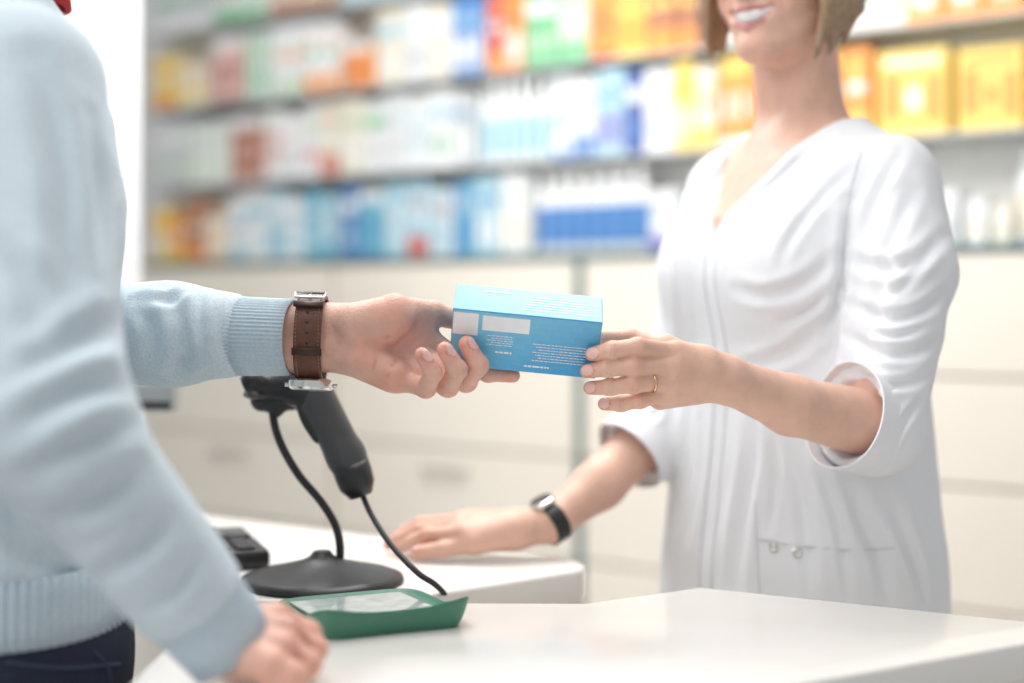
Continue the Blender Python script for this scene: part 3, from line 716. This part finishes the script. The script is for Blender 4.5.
# ---- right hand on desk
ri=[P(400,548,1.715),P(411,542,1.708),P(427,535,1.698),P(464,533,1.683)]
rm=[P(388,545,1.737),P(401,538,1.732),P(419,530,1.720),P(460,526,1.703)]
rr=[P(393,538,1.775),P(404,532,1.764),P(421,524,1.746),P(463,520,1.726)]
rl=[P(411,533,1.796),P(421,528,1.788),P(436,522,1.768),P(470,518,1.746)]
rt_=[P(417,552,1.682),P(443,549,1.678),P(474,543,1.676),P(508,536,1.686)]
rf=[(rv(ri),[.0102,.0090,.0080,.0068]),(rv(rm),[.0102,.0091,.0081,.0068]),(rv(rr),[.0098,.0087,.0077,.0065]),(rv(rl),[.0090,.0078,.0069,.0059]),(rv(rt_),[.013,.0110,.0094,.0079])]
PCW=P(551,523,1.712)
palmr=[(P(515,531,1.69),ri[3],.016,.0115),(P(515,528,1.70),rm[3],.017,.0115),(P(515,526,1.71),rr[3],.017,.011),(P(513,526,1.72),rl[3],.016,.0105),(P(512,534,1.69),rt_[2],.015,.012),
 (P(495,532,1.70),P(480,532,1.70),.016,.014),(P(512,530,1.70),PCW,.0205,.0215),(PCW,WM,.0215,.029),(WM,ER,.029,.036)]
V2,F2=snet(lambda Q:hand(Q,palmr,rf,.014,.008,.0012),(-.17,1.64,.9195),(.26,1.88,1.14),.0021,2,.4); N2=vnorm(V2,F2)
spots=[(p,.010,.6) for L_ in(ri,rm,rr,rl) for p in (L_[0],L_[2],L_[3])]+[(rt_[0],.012,.5)]
c2=skincol(V2,N2,base,spots,[(L_[0]+A(0,0,.005),L_[1]-L_[0],A(-.2,-.3,1)) for L_ in(ri,rm,rr,rl,rt_)])
# ---- head, neck, chest
def fskin(Q):
    z=Q[2].ravel(); k=int(np.searchsorted(z,1.46)); m=int(np.searchsorted(z,1.53)); 
    nz=len(z); out=np.full((Q[0].size,Q[1].size,nz),1.0,dtype=f4)
    Qa=(Q[0],Q[1],Q[2][:,:,:m]); qb=frame(Qa,Cb,lb,fb)
    nb=fw(Cb,lb,fb,0,-.01,1.40); nt_=A(Hc[0]-fh[0]*.02,Hc[1]-fh[1]*.02,1.575)
    d=torso(Qa,.012,1.0)
    d=smin(d,cap(qb,(.02,.055,1.408),(.13,.03,1.398),.008,.008),.016); d=smin(d,cap(qb,(-.02,.055,1.408),(-.13,.03,1.398),.008,.008),.016)
    out[:,:,:m]=d
    n=cap(Q,nb,nt_,.050,.045)
    for s in(-1,1): n=smin(n,cap(Q,fw(Hc,lh,fh,s*.055,-.02,-.05),fw(Cb,lb,fb,s*.012,.05,1.41),.013,.010),.014)
    out=smin(out,n,.03)
    Qc=(Q[0],Q[1],Q[2][:,:,k:]); out[:,:,k:]=smin(out[:,:,k:],headsdf(frame(Qc,Hc,lh,fh)),.012)
    return out
V3,F3=snet(fskin,(.15,1.53,1.25),(.52,2.00,1.78),.0021,2,.3)
N3=vnorm(V3,F3)
L=lambda a,b,z: fw(Hc,lh,fh,a,b,z)
lips=[]
for s in(-1,1):
    lips+=[(L(s*.034,.062,-.0510),L(s*.017,.0795,-.0552),.0032),(L(s*.017,.0795,-.0552),L(0,.0852,-.0548),.0038),(L(s*.034,.062,-.0515),L(s*.018,.078,-.0702),.0034),(L(s*.018,.078,-.0702),L(0,.083,-.0784),.0046)]
c3=skincol(V3,N3,base,[(L(s*.045,.07,-.035),.022,.4) for s in(-1,1)]+[(L(0,.08,-.1),.015,.25),(fw(Cb,lb,fb,0,.12,1.38),.05,.35)],lips=lips)
dm=V3-L(0,.07,-.0665); ml_=np.abs(dm@A(*lh,0)); md_=dm@A(*fh,0)
mm_=(ml_<.028)&(md_<.001)&(md_>-.02)&(np.abs(dm[:,2])<.010); c3[mm_]=np.array([.25,.07,.06])
def fin(Q):
    d=torso(Q,.024,.80)
    for S,Mi,E in((SL,ML,EL),(SR,(SR+ER)/2,ER)): d=smin(d,smin(cap(Q,S,Mi,.036,.036),cap(Q,Mi,E,.036,.034),.01),.02)
    return d
V4,F4=snet(fin,(.12,1.49,.74),(.62,2.06,1.40),.011,1); c4=np.tile(np.array(base),(len(V4),1))
V,Fs,cc_=merge([(V1,F1,c1),(V2,F2,c2),(V3,F3,c3),(V4,F4,c4)])
mk('body',V,Fs,M_skin_w,person,col=cc_)
V=[];Fs=[]
m_=40
for i in range(m_+1):
    a=-.0295+.059*i/m_; xx=(a/.031)**2; bb=.0822-.0160*xx-.0008*abs(math.cos(a/.0075*math.pi/1.0))**6
    for z in(-.0545+.0050*xx,-.0610+.009*xx,-.0720+.017*xx+.0006*abs(math.cos(a/.0075*math.pi))): V.append(L(a,bb,z))
for i in range(m_):
    for j in(0,1): Fs.append((3*i+j,3*i+j+1,3*i+4+j,3*i+3+j))
o=mk('teeth',V,Fs,M_teeth,person); md=o.modifiers.new('s','SOLIDIFY'); md.thickness=.003; md.offset=0
for s in(-1,1):
    V,Fs=lathe([(.0005,-.0115)]+[(.0115*math.sin(x),-.0115*math.cos(x)) for x in np.linspace(.2,math.pi-.2,10)],L(s*.031,.079,.0),16,(A(*lh,0),A(0,0,1),A(*fh,0))); e=mk('eye',V,Fs,M_eye,person)
    V,Fs=lathe([(.0055,0),(.004,.001),(.001,.0014)],L(s*.031,.0898,.0),16,(A(*lh,0),A(0,0,1),A(*fh,0))); mk('iris',V,Fs,M_iris,e)
def fhair(Q):
    q=frame(Q,Hc,lh,fh); d=ell(q,(0,-.03,.038),(.085,.099,.094))
    d=smin(d,ell(q,(0,-.060,-.010),(.070,.048,.060)),.03)
    d=smax(d,-ell(q,(0,.085,-.04),(.074,.085,.10)),.012)
    d=smax(d,-cap(q,(0,.02,-.12),(0,-.02,-.2),.062,.062),.01)
    for k in range(5):   # far side: overlapping tapering locks
        o_=k*.010; e=-.085-.010*((k*3)%4)/2
        d=smin(d,smin(cap(q,(-.078,.048-o_,.03),(-.088-.003*(k%2),.050-o_*1.1,-.045),.012,.009),cap(q,(-.088-.003*(k%2),.050-o_*1.1,-.045),(-.080-.003*(k%3),.054-o_*.9,e),.009,.0025),.006),.007)
    for k in range(6):   # near side
        o_=k*.010; e=-.118+.010*((k*2)%3)+.003*k
        d=smin(d,smin(cap(q,(.074,.026-o_,.03),(.078+.003*(k%2),.032-o_*1.1,-.050),.013,.010),cap(q,(.078+.003*(k%2),.032-o_*1.1,-.050),(.064+.003*(k%3),.036-o_*1.0,e),.010,.0025),.006),.007)
    return d
V,Fs=snet(fhair,(.18,1.58,1.48),(.50,1.94,1.78),.0022,2,.4); N=vnorm(V,Fs); q=frame((V[:,0],V[:,1],V[:,2]),Hc,lh,fh)
V=V+N*(.0014*vn(np.stack([q[0]*230,q[1]*230,q[2]*9],1))+.0010*vn(np.stack([q[0]*100,q[1]*100,q[2]*6],1)))[:,None]
hair=mk('hair',V,Fs,M_hairw,person)
def ftr(Q):
    q=frame(Q,Cb,lb,fb); d=ell(q,(0,0,.86),(.155,.115,.10))
    for s in(-1,1): d=smin(d,smin(cap(q,(s*.08,0,.82),(s*.09,.015,.48),.08,.066),cap(q,(s*.09,.015,.48),(s*.09,-.01,.10),.066,.05),.03),.03)
    return smax(d,f4(.09)-q[2],.004)
V,Fs=snet(ftr,(.1,1.5,.06),(.64,2.06,.98),.012,1); mk('trousers',V,Fs,mat('white_trousers',(.8,.8,.82),.8),person)
def shoes(Q,Cx,l,f_,s):
    q=frame(Q,Cx,l,f_); d=smin(cap(q,(s*.09,-.05,.05),(s*.095,.12,.035),.045,.035),cap(q,(s*.09,-.02,.06),(s*.09,-.02,.12),.045,.042),.02); return smax(d,f4(.001)-q[2],.003)
for s in(-1,1):
    p=fw(Cb,lb,fb,s*.09,.04,0); V,Fs=snet(lambda Q:shoes(Q,Cb,lb,fb,s),(p[0]-.18,p[1]-.18,-.01),(p[0]+.18,p[1]+.18,.17),.006,1); mk('shoe',V,Fs,M_lightshoe,person)
a,b2=wr[3],wr[2]; p=a+(b2-a)*.55
V,Fs=band(p,b2-a,A(0,0,1),.0099,.0099,.0024,.0011,32,rings=2); o=mk('wedding_ring',V,Fs,M_gold,None); setp(o,"thin gold ring on the pharmacist's finger",'ring')
# pharmacist watch
ax=unit(WM-P(530,530,1.70)); pc=PCW
wt2=empty('wristwatch',pc,'small black strapped wristwatch with silver case on the pharmacist wrist','watch')
V,Fs=band(pc,ax,A(0,0,1),.0232,.0238,.019,.0028,48,rings=3); mk('strap',V,Fs,M_black,wt2,sharp=40)
un=unit(A(-.3,-.1,1)-ax*np.dot(A(-.3,-.1,1),ax)); e1=ax;e2=np.cross(un,ax)
V,Fs=lathe([(.015,0),(.0165,.002),(.0165,.006),(.014,.008)],pc+un*.024,28,(e1,e2,un)); mk('case',V,Fs,M_steel,wt2,sharp=40)
V,Fs=lathe([(.0135,.0),(.0135,.0006)],pc+un*.0322,28,(e1,e2,un)); mk('dial',V,Fs,mat('dial',(.03,.03,.035),.1),wt2,sharp=40)
# ============================================================ CUSTOMER
Tc=A(-.500,1.335,0); fc=unit(A(.89,.45)); lc=A(-fc[1],fc[0])
CZS=[.85,.93,1.05,1.2,1.32,1.40,1.46,1.50,1.54]; CW=[.170,.170,.165,.172,.180,.170,.13,.09,.07]; CD=[.132,.130,.122,.122,.130,.120,.098,.076,.06]; CB=[.008,.008,0,0,0,0,0,0,0]
cust=empty('person',(Tc[0],Tc[1],0),'customer in pale blue knitted sweater and dark jeans, near the camera at left','person')
NS=fw(Tc,lc,fc,-.165,.015,1.41); NE=P(52,425,1.075); NW=P(226,642,1.128)
FS=fw(Tc,lc,fc,.165,0,1.41); FE=P(75,334,1.50); FW=P(335,338,1.43)
NC=NE+(NW-NE)*.84; nd_=unit(NW-NE); FC=P(240,336,1.449)
def ctor(Q,off=0,zlo=.985):
    q=frame(Q,Tc,lc,fc); d=loft(q,CZS,CW,CD,CB,zlo,1.525,.015)
    for s in(-1,1): d=smin(d,cap(q,(s*.05,0,1.46),(s*.15,0,1.41),.045,.055),.04)
    return d+f4(off)
def fsw(Q):
    d=ctor(Q)
    na=smin(cap(Q,NS,NE,.068,.056),cap(Q,NE,NC+nd_*.02,.056,.042),.03); na=smax(na,dot3(Q,NC,nd_),.006)
    d=smin(d,na,.015)
    FM=P(170,334,1.474)
    fa=smin(cap(Q,FS,FE,.066,.057),smin(cap(Q,FE,FM,.057,.050),cap(Q,FM,FC+unit(FC-FM)*.02,.050,.0395),.02),.03); fa=smax(fa,dot3(Q,FC+unit(FC-FM)*.006,unit(FC-FM)),.008)
    d=smin(d,fa,.02)
    q=frame(Q,Tc,lc,fc); nk=np.maximum(np.sqrt(q[0]**2+(q[1]-f4(.01))**2)-f4(.066),f4(1.47)-q[2]); d=smax(d,-nk,.004)
    return d
V,Fs=snet(fsw,(-.80,.97,.92),(-.19,1.65,1.56),.0045,3); N=vnorm(V,Fs)
n1=ridge(V*np.array([8,8,9]));n2=sn(V*np.array([20,18,20])+7)
fo=folds(V,Fs,[
 ([(232,290),(222,315),(222,345),(228,370)],.006,.0050),([(205,282),(198,310),(200,340)],.007,.005),([(160,280),(180,315),(185,350),(178,376)],.008,.006),
 ([(215,345),(190,362),(165,372)],.006,.004),([(190,290),(165,300),(140,298)],.007,.004),
 ([(135,300),(150,330),(150,365)],.008,.005),
 ([(10,430),(55,400),(95,385),(128,390)],.012,.008),([(5,380),(50,360),(90,335),(120,320)],.012,.007),([(20,480),(70,450),(110,430),(140,420)],.010,.006),
 ([(60,520),(100,500),(140,470)],.010,.006),([(100,580),(140,550),(170,520)],.009,.005),([(30,60),(60,150),(70,250),(60,330)],.014,.006),
 ([(150,610),(175,590),(200,560)],.007,.004),
 ([(90,120),(100,200),(98,280)],.012,.006),([(0,250),(30,290),(40,350)],.012,.006),([(0,540),(40,560),(80,575)],.010,.006),([(0,500),(25,530),(60,545)],.010,.005)],.9,1.15)
V=V+N*(.003*n1+.0015*n2+fo)[:,None]; V=lap(V,Fs,.4)
sw=mk('sweater',V,Fs,M_sweat,cust)
c0=P(236,336,1.450);c1_=P(294,337.5,1.437)
V,Fs=band((c0+c1_)/2,c1_-c0,A(0,0,1),.0372,.0335,np.linalg.norm(c1_-c0),.0028,240,60,.0007,.955,rings=4); mk('cuff',V,Fs,M_rib,sw)
V,Fs=band(NC+nd_*.016,nd_,A(0,0,1),.0375,.0370,.058,.003,176,44,.0010,.86,rings=4); mk('cuff',V,Fs,M_rib,sw)
hb=fw(Tc,lc,fc,0,.008,.965)
V,Fs=band(hb,A(0,0,1),A(*lc,0),.164,.124,.06,.004,400,90,.0012,1.0,rings=4); mk('hem',V,Fs,M_rib,sw)
V,Fs=band(A(Tc[0]+.01,Tc[1]+.005,1.525),A(0,0,1),A(*lc,0),.062,.066,.035,.006,80,0,0,.95,rings=3); mk('shirt_collar',V,Fs,M_red,cust)
# left hand, palm to the camera
mi=[P(513,375.5,1.441),P(488,373,1.447),P(462,362,1.462),P(418,334,1.456)]
mm=[P(467,344,1.399),P(478,365,1.402),P(466,381,1.427),P(414,353,1.452)]
mr=[P(445,350,1.384),P(457,370,1.390),P(448,386,1.415),P(409,367,1.442)]
ml=[P(422,355,1.378),P(433,373,1.382),P(426,388,1.405),P(397,378,1.430)]
mt=[P(462,321,1.481),P(432,313,1.458),P(394,310,1.428),P(355,322,1.418)]
mf=[(rv(mi),[.0135,.0105,.0090,.0074]),(rv(mm),[.0120,.0108,.0100,.0085]),(rv(mr),[.0116,.0106,.0097,.0082]),(rv(ml),[.0108,.0096,.0087,.0074]),(rv(mt),[.018,.0150,.0125,.0105])]
palm=[(P(350,330,1.44),mi[3],.020,.0155),(P(350,338,1.44),mm[3],.020,.0145),(P(350,346,1.438),mr[3],.020,.014),(P(352,354,1.434),ml[3],.020,.0135),
 (P(357,324,1.422),P(396,317,1.426),.019,.0185),(P(362,334,1.420),P(385,330,1.422),.016,.014),(P(358,358,1.420),P(392,375,1.418),.018,.0165),
 (P(400,322,1.440),P(428,326,1.456),.013,.009),
 (P(345,325,1.438),P(262,325,1.443),.0215,.024),(P(345,350,1.434),P(262,350,1.441),.0215,.024),(P(262,338,1.442),FE,.028,.042)]
V1,F1=snet(lambda Q:hand(Q,palm,mf,.009,.009,.0013),(-.30,1.35,1.115),(.02,1.52,1.255),.0016,1,.5); N1=vnorm(V1,F1)
# press palm creases into the surface
cr=[([P(372,372,1.40),P(378,352,1.405),P(388,336,1.41),P(402,326,1.425)],.0022,.0012),([P(392,366,1.405),P(402,352,1.42),P(412,342,1.43)],.0020,.0010),([P(352,322,1.41),P(352,345,1.41),P(350,362,1.41)],.0016,.0006),([P(376,384,1.40),P(386,376,1.40),P(398,370,1.41)],.0018,.0008)]
dz=np.zeros(len(V1))
for pl,w_,dp in cr:
    d=np.min([segd(V1,pl[i],pl[i+1]) for i in range(len(pl)-1)],axis=0)
    k_=d<.02; dz[k_]-=dp*np.exp(-(d[k_]/(w_+.002))**2)
V1=V1+N1*dz[:,None]
mbase=(.78,.465,.365)
spots=[(p,.011,.7) for L_ in (mi,mm,mr,ml) for p in (L_[0],L_[2])]+[(mt[0],.012,.6),(P(392,300,1.41),.02,.4),(P(385,388,1.41),.022,.55),(P(365,355,1.40),.02,.35)]
lines=[(pl,.0018,.5) for pl,_,_ in cr]
fl=[([L_[i]+A(-.008,-.006,-.002),L_[i]+A(.004,-.008,.006)],.0010,.5) for L_ in (mm,mr,ml) for i in (1,)]
c1=skincol(V1,N1,mbase,spots,[(L_[0]+unit(A(.8,-.5,.2))*.007+unit(L_[1]-L_[0])*.001,L_[1]-L_[0],A(.85,-.45,.25)) for L_ in(mm,mr,ml)],lines+fl)
# right hand resting on the counter
ni=[P(293,655,1.168),P(302,648,1.170),P(308,634,1.170),P(277,618,1.165)]
nm=[P(290,668,1.143),P(304,664,1.145),P(314,649,1.145),P(286,631,1.14)]
nr_=[P(283,677,1.12),P(297,675,1.12),P(308,664,1.12),P(284,648,1.12)]
nl=[P(270,686,1.10),P(283,684,1.10),P(293,676,1.10),P(271,665,1.10)]
nt2=[P(298,650,1.190),P(284,645,1.192),P(262,640,1.188),P(238,634,1.165)]
nf=[(rv(x),[.0118,.0106,.0095,.0082]) for x in(ni,nm,nr_,nl)]+[(rv(nt2),[.016,.0125,.0108,.009])]
npalm=[(P(238,632,1.145),ni[3],.020,.0125),(P(238,640,1.135),nm[3],.021,.0128),(P(238,648,1.128),nr_[3],.021,.0125),(P(238,654,1.12),nl[3],.020,.012),(P(262,655,1.14),P(270,655,1.14),.02,.02),
 (P(240,640,1.135),NW,.026,.027),(NW,NE+(NW-NE)*.7,.027,.032)]
V2,F2=snet(lambda Q:hand(Q,npalm,nf,.005,.004,.0008),(-.33,1.04,.9205),(-.12,1.24,1.04),.0018,1,.3); N2=vnorm(V2,F2)
gr=[([x[3]+A(.004,0,.012),(x[2]+y[2])/2+A(0,-.002,.008),(x[1]+y[1])/2],.0032,.75) for x,y in((ni,nm),(nm,nr_),(nr_,nl))]
c2=skincol(V2,N2,mbase,[(p,.011,.9) for L_ in(ni,nm,nr_,nl) for p in(L_[2],L_[3])],lines=gr)
Hm=A(-.475,1.35,1.69); fm=fc; lm=lc
def fhm(Q):
    d=headsdf(tuple(x*f4(.94) for x in frame(Q,Hm,lm,fm)),False); d=smin(d,cap(Q,fw(Tc,lc,fc,0,0,1.42),A(Hm[0]-.015,Hm[1]-.01,1.62),.058,.056),.02)
    return smin(d,ctor(Q,.018,1.2),.03)
V3,F3=snet(fhm,(-.74,1.1,1.30),(-.27,1.58,1.84),.005,2); c3=np.tile(np.array(mbase),(len(V3),1))
def fim(Q):
    d=ctor(Q,.024,.93)
    for S,E,r in((NS,NE,.040),(FS,FE,.040)): d=smin(d,cap(Q,S,E,.046,r),.02)
    return smin(d,cap(Q,NE,NE+(NW-NE)*.75,.038,.030),.02)
V4,F4=snet(fim,(-.80,.97,.86),(-.19,1.65,1.45),.011,1); c4=np.tile(np.array(mbase),(len(V4),1))
V,Fs,cc_=merge([(V1,F1,c1),(V2,F2,c2),(V3,F3,c3),(V4,F4,c4)]); mk('body',V,Fs,M_skin_m,cust,col=cc_)
def fh2(Q):
    q=frame(Q,Hm,lm,fm); d=ell(q,(0,-.03,.045),(.086,.104,.096)); return smax(d,-ell(q,(0,.09,-.05),(.09,.10,.12)),.012)
V,Fs=snet(fh2,(-.64,1.18,1.6),(-.3,1.52,1.86),.005,1); mk('hair',V,Fs,M_hairm,cust)
def fj(Q):
    q=frame(Q,Tc,lc,fc); d=ell(q,(0,.01,.90),(.170,.130,.16))
    for s in(-1,1): d=smin(d,smin(cap(q,(s*.085,0,.84),(s*.10,.01,.48),.095,.072),cap(q,(s*.10,.01,.48),(s*.11,-.01,.09),.072,.058),.03),.03)
    return smax(smax(d,f4(.07)-q[2],.004),q[2]-f4(.965),.01)
V,Fs=snet(fj,(-.80,1.0,.04),(-.20,1.66,.99),.009,1); jn=mk('jeans',V,Fs,M_jean,cust)
bj=BVHTree.FromPolygons([tuple(v) for v in V],[tuple(int(i) for i in f) for f in Fs])
for pl in ([(95,652),(108,668),(112,700)],[(5,662),(60,668),(120,664)]):
    pts=[]
    for p in crs([A(x,y,0) for x,y in pl],6):
        d=Vector(((p[0]-512)/F,1,(HY-p[1])/F)).normalized(); h=bj.ray_cast(cam,d)
        if h[0] is not None: pts.append(A(*h[0])-A(d.x,d.y,d.z)*.001)
    if len(pts)>2:
        V,Fs=tube(pts,.0012,6); mk('stitching',V,Fs,mat('denim_stitch',sr(60,70,98),.8),jn)
for s in(-1,1):
    p=fw(Tc,lc,fc,s*.10,.04,0); V,Fs=snet(lambda Q:shoes(Q,Tc,lc,fc,s*1.15),(p[0]-.2,p[1]-.2,-.01),(p[0]+.2,p[1]+.2,.17),.007,1); mk('shoe',V,Fs,M_brownshoe,cust)
# ---- customer watch
wc=P(312,339,1.4375); wx=unit(A(1,-.02,-.03)); wa_=empty('wristwatch',wc,'steel wristwatch with brown stitched leather strap on the customer wrist','watch')
RU,RV=.0405,.0295
V,Fs=band(wc,wx,A(0,0,1),RU,RV,.027,.0034,72,rings=4); mk('strap',V,Fs,M_leather,wa_,sharp=40)
def onw(deg,x=0,o=.0):
    a=math.radians(deg); u=A(0,0,1); w=np.cross(wx,u); w=-w if w[1]>0 else w
    return wc+wx*x+u*math.cos(a)*(RU+.0034+o)+w*math.sin(a)*(RV+.0034+o)
for x in(-.0112,.0112):
    b=MB()
    for k in range(0,150,5):
        V,Fs=tube([onw(k,x,.0003),onw(k+2.6,x,.0003)],.0006,6); b.add(V,Fs)
    b.build('stitching',M_stitch,wa_,local=False)
for k in (52,66,80,94):
    c=onw(k,0,.0001); u=unit(onw(k,0,.001)-onw(k,0,0)); V,Fs=lathe([(.0016,0),(.0016,.0004)],c,10,(wx,np.cross(u,wx),u)); mk('strap_hole',V,Fs,M_leath2,wa_)
for k0 in(36,100):
    V=[];Fs=[]
    for i,k in enumerate(np.linspace(k0,k0+9,4)):
        for x in(-.0148,.0148): V.append(onw(k,x,.0018))
    for i in range(3): Fs.append((2*i,2*i+1,2*i+3,2*i+2))
    o=mk('strap_keeper',V,Fs,M_leath2,wa_); md=o.modifiers.new('s','SOLIDIFY'); md.thickness=.0022
pts=[onw(2,-.0145,.003),onw(2,.0145,.003),onw(14,.0155,.0035),onw(26,.0145,.003),onw(26,-.0145,.003),onw(14,-.0155,.0035),onw(2,-.0145,.003)]
V,Fs=tube(pts,.0014,8); bk=mk('buckle',V,Fs,M_steel,wa_)
V,Fs=tube([onw(3,0,.003),onw(28,0,.0035)],.0010,8); mk('buckle_pin',V,Fs,M_steel,bk)
kd=onw(172,0,.0); un=unit(kd-wc); e2=np.cross(un,wx)
V,Fs=lathe([(.0205,-.002),(.0225,0),(.0230,.003),(.0225,.0065),(.0205,.0085)],kd-un*.001,40,(wx,e2,un)); cs=mk('case',V,Fs,M_steel,wa_,sharp=35)
V,Fs=lathe([(.0195,0),(.0195,.0008)],kd+un*.0072,40,(wx,e2,un)); mk('dial',V,Fs,mat('dial_white',(.85,.85,.83),.1),wa_,sharp=40)
for s in(-1,1):
    V,Fs=tube([kd+wx*.0215*s+un*.003,kd+wx*.0265*s+un*.003],.0022,10); mk('crown' if s>0 else 'pusher',V,Fs,M_steel,cs)
# ============================================================ LIGHT + CAMERA
def area(loc,tgt,size,power,col=(1,1,1),sy=None):
    l=bpy.data.lights.new('lamp','AREA'); l.energy=power; l.size=size; l.color=col
    if sy: l.shape='RECTANGLE'; l.size_y=sy
    o=bpy.data.objects.new('area_light',l); C.objects.link(o); o.location=loc
    o.rotation_euler=(Vector(tgt)-Vector(loc)).to_track_quat('-Z','Y').to_euler(); return o
area((-.2,1.4,2.65),(0.0,1.5,0),1.1,15,(1,.99,.97))
area((-.1,2.6,2.65),(.1,3.3,1.0),1.4,46,(1,.985,.96))
area((-1.7,.1,2.2),(.2,1.6,1.1),1.0,18,(.98,.99,1))
area((-.2,2.3,2.4),(-.4,1.3,1.0),.8,8,(1,1,1))
w=bpy.data.worlds.new('world'); bpy.context.scene.world=w; w.use_nodes=True
w.node_tree.nodes['Background'].inputs[0].default_value=(.98,.99,1,1); w.node_tree.nodes['Background'].inputs[1].default_value=.56
cd=bpy.data.cameras.new('camera'); cam_o=bpy.data.objects.new('camera',cd); C.objects.link(cam_o); bpy.context.scene.camera=cam_o
cam_o.location=(0,0,CZ); cam_o.rotation_euler=(math.radians(90),0,0); cd.lens=50; cd.sensor_width=36; cd.shift_y=-(341.5-HY)/1024
cd.dof.use_dof=True; cd.dof.focus_distance=1.43; cd.dof.aperture_fstop=1.3
vs=bpy.context.scene.view_settings; vs.view_transform='Standard'; vs.look='None'; vs.exposure=0
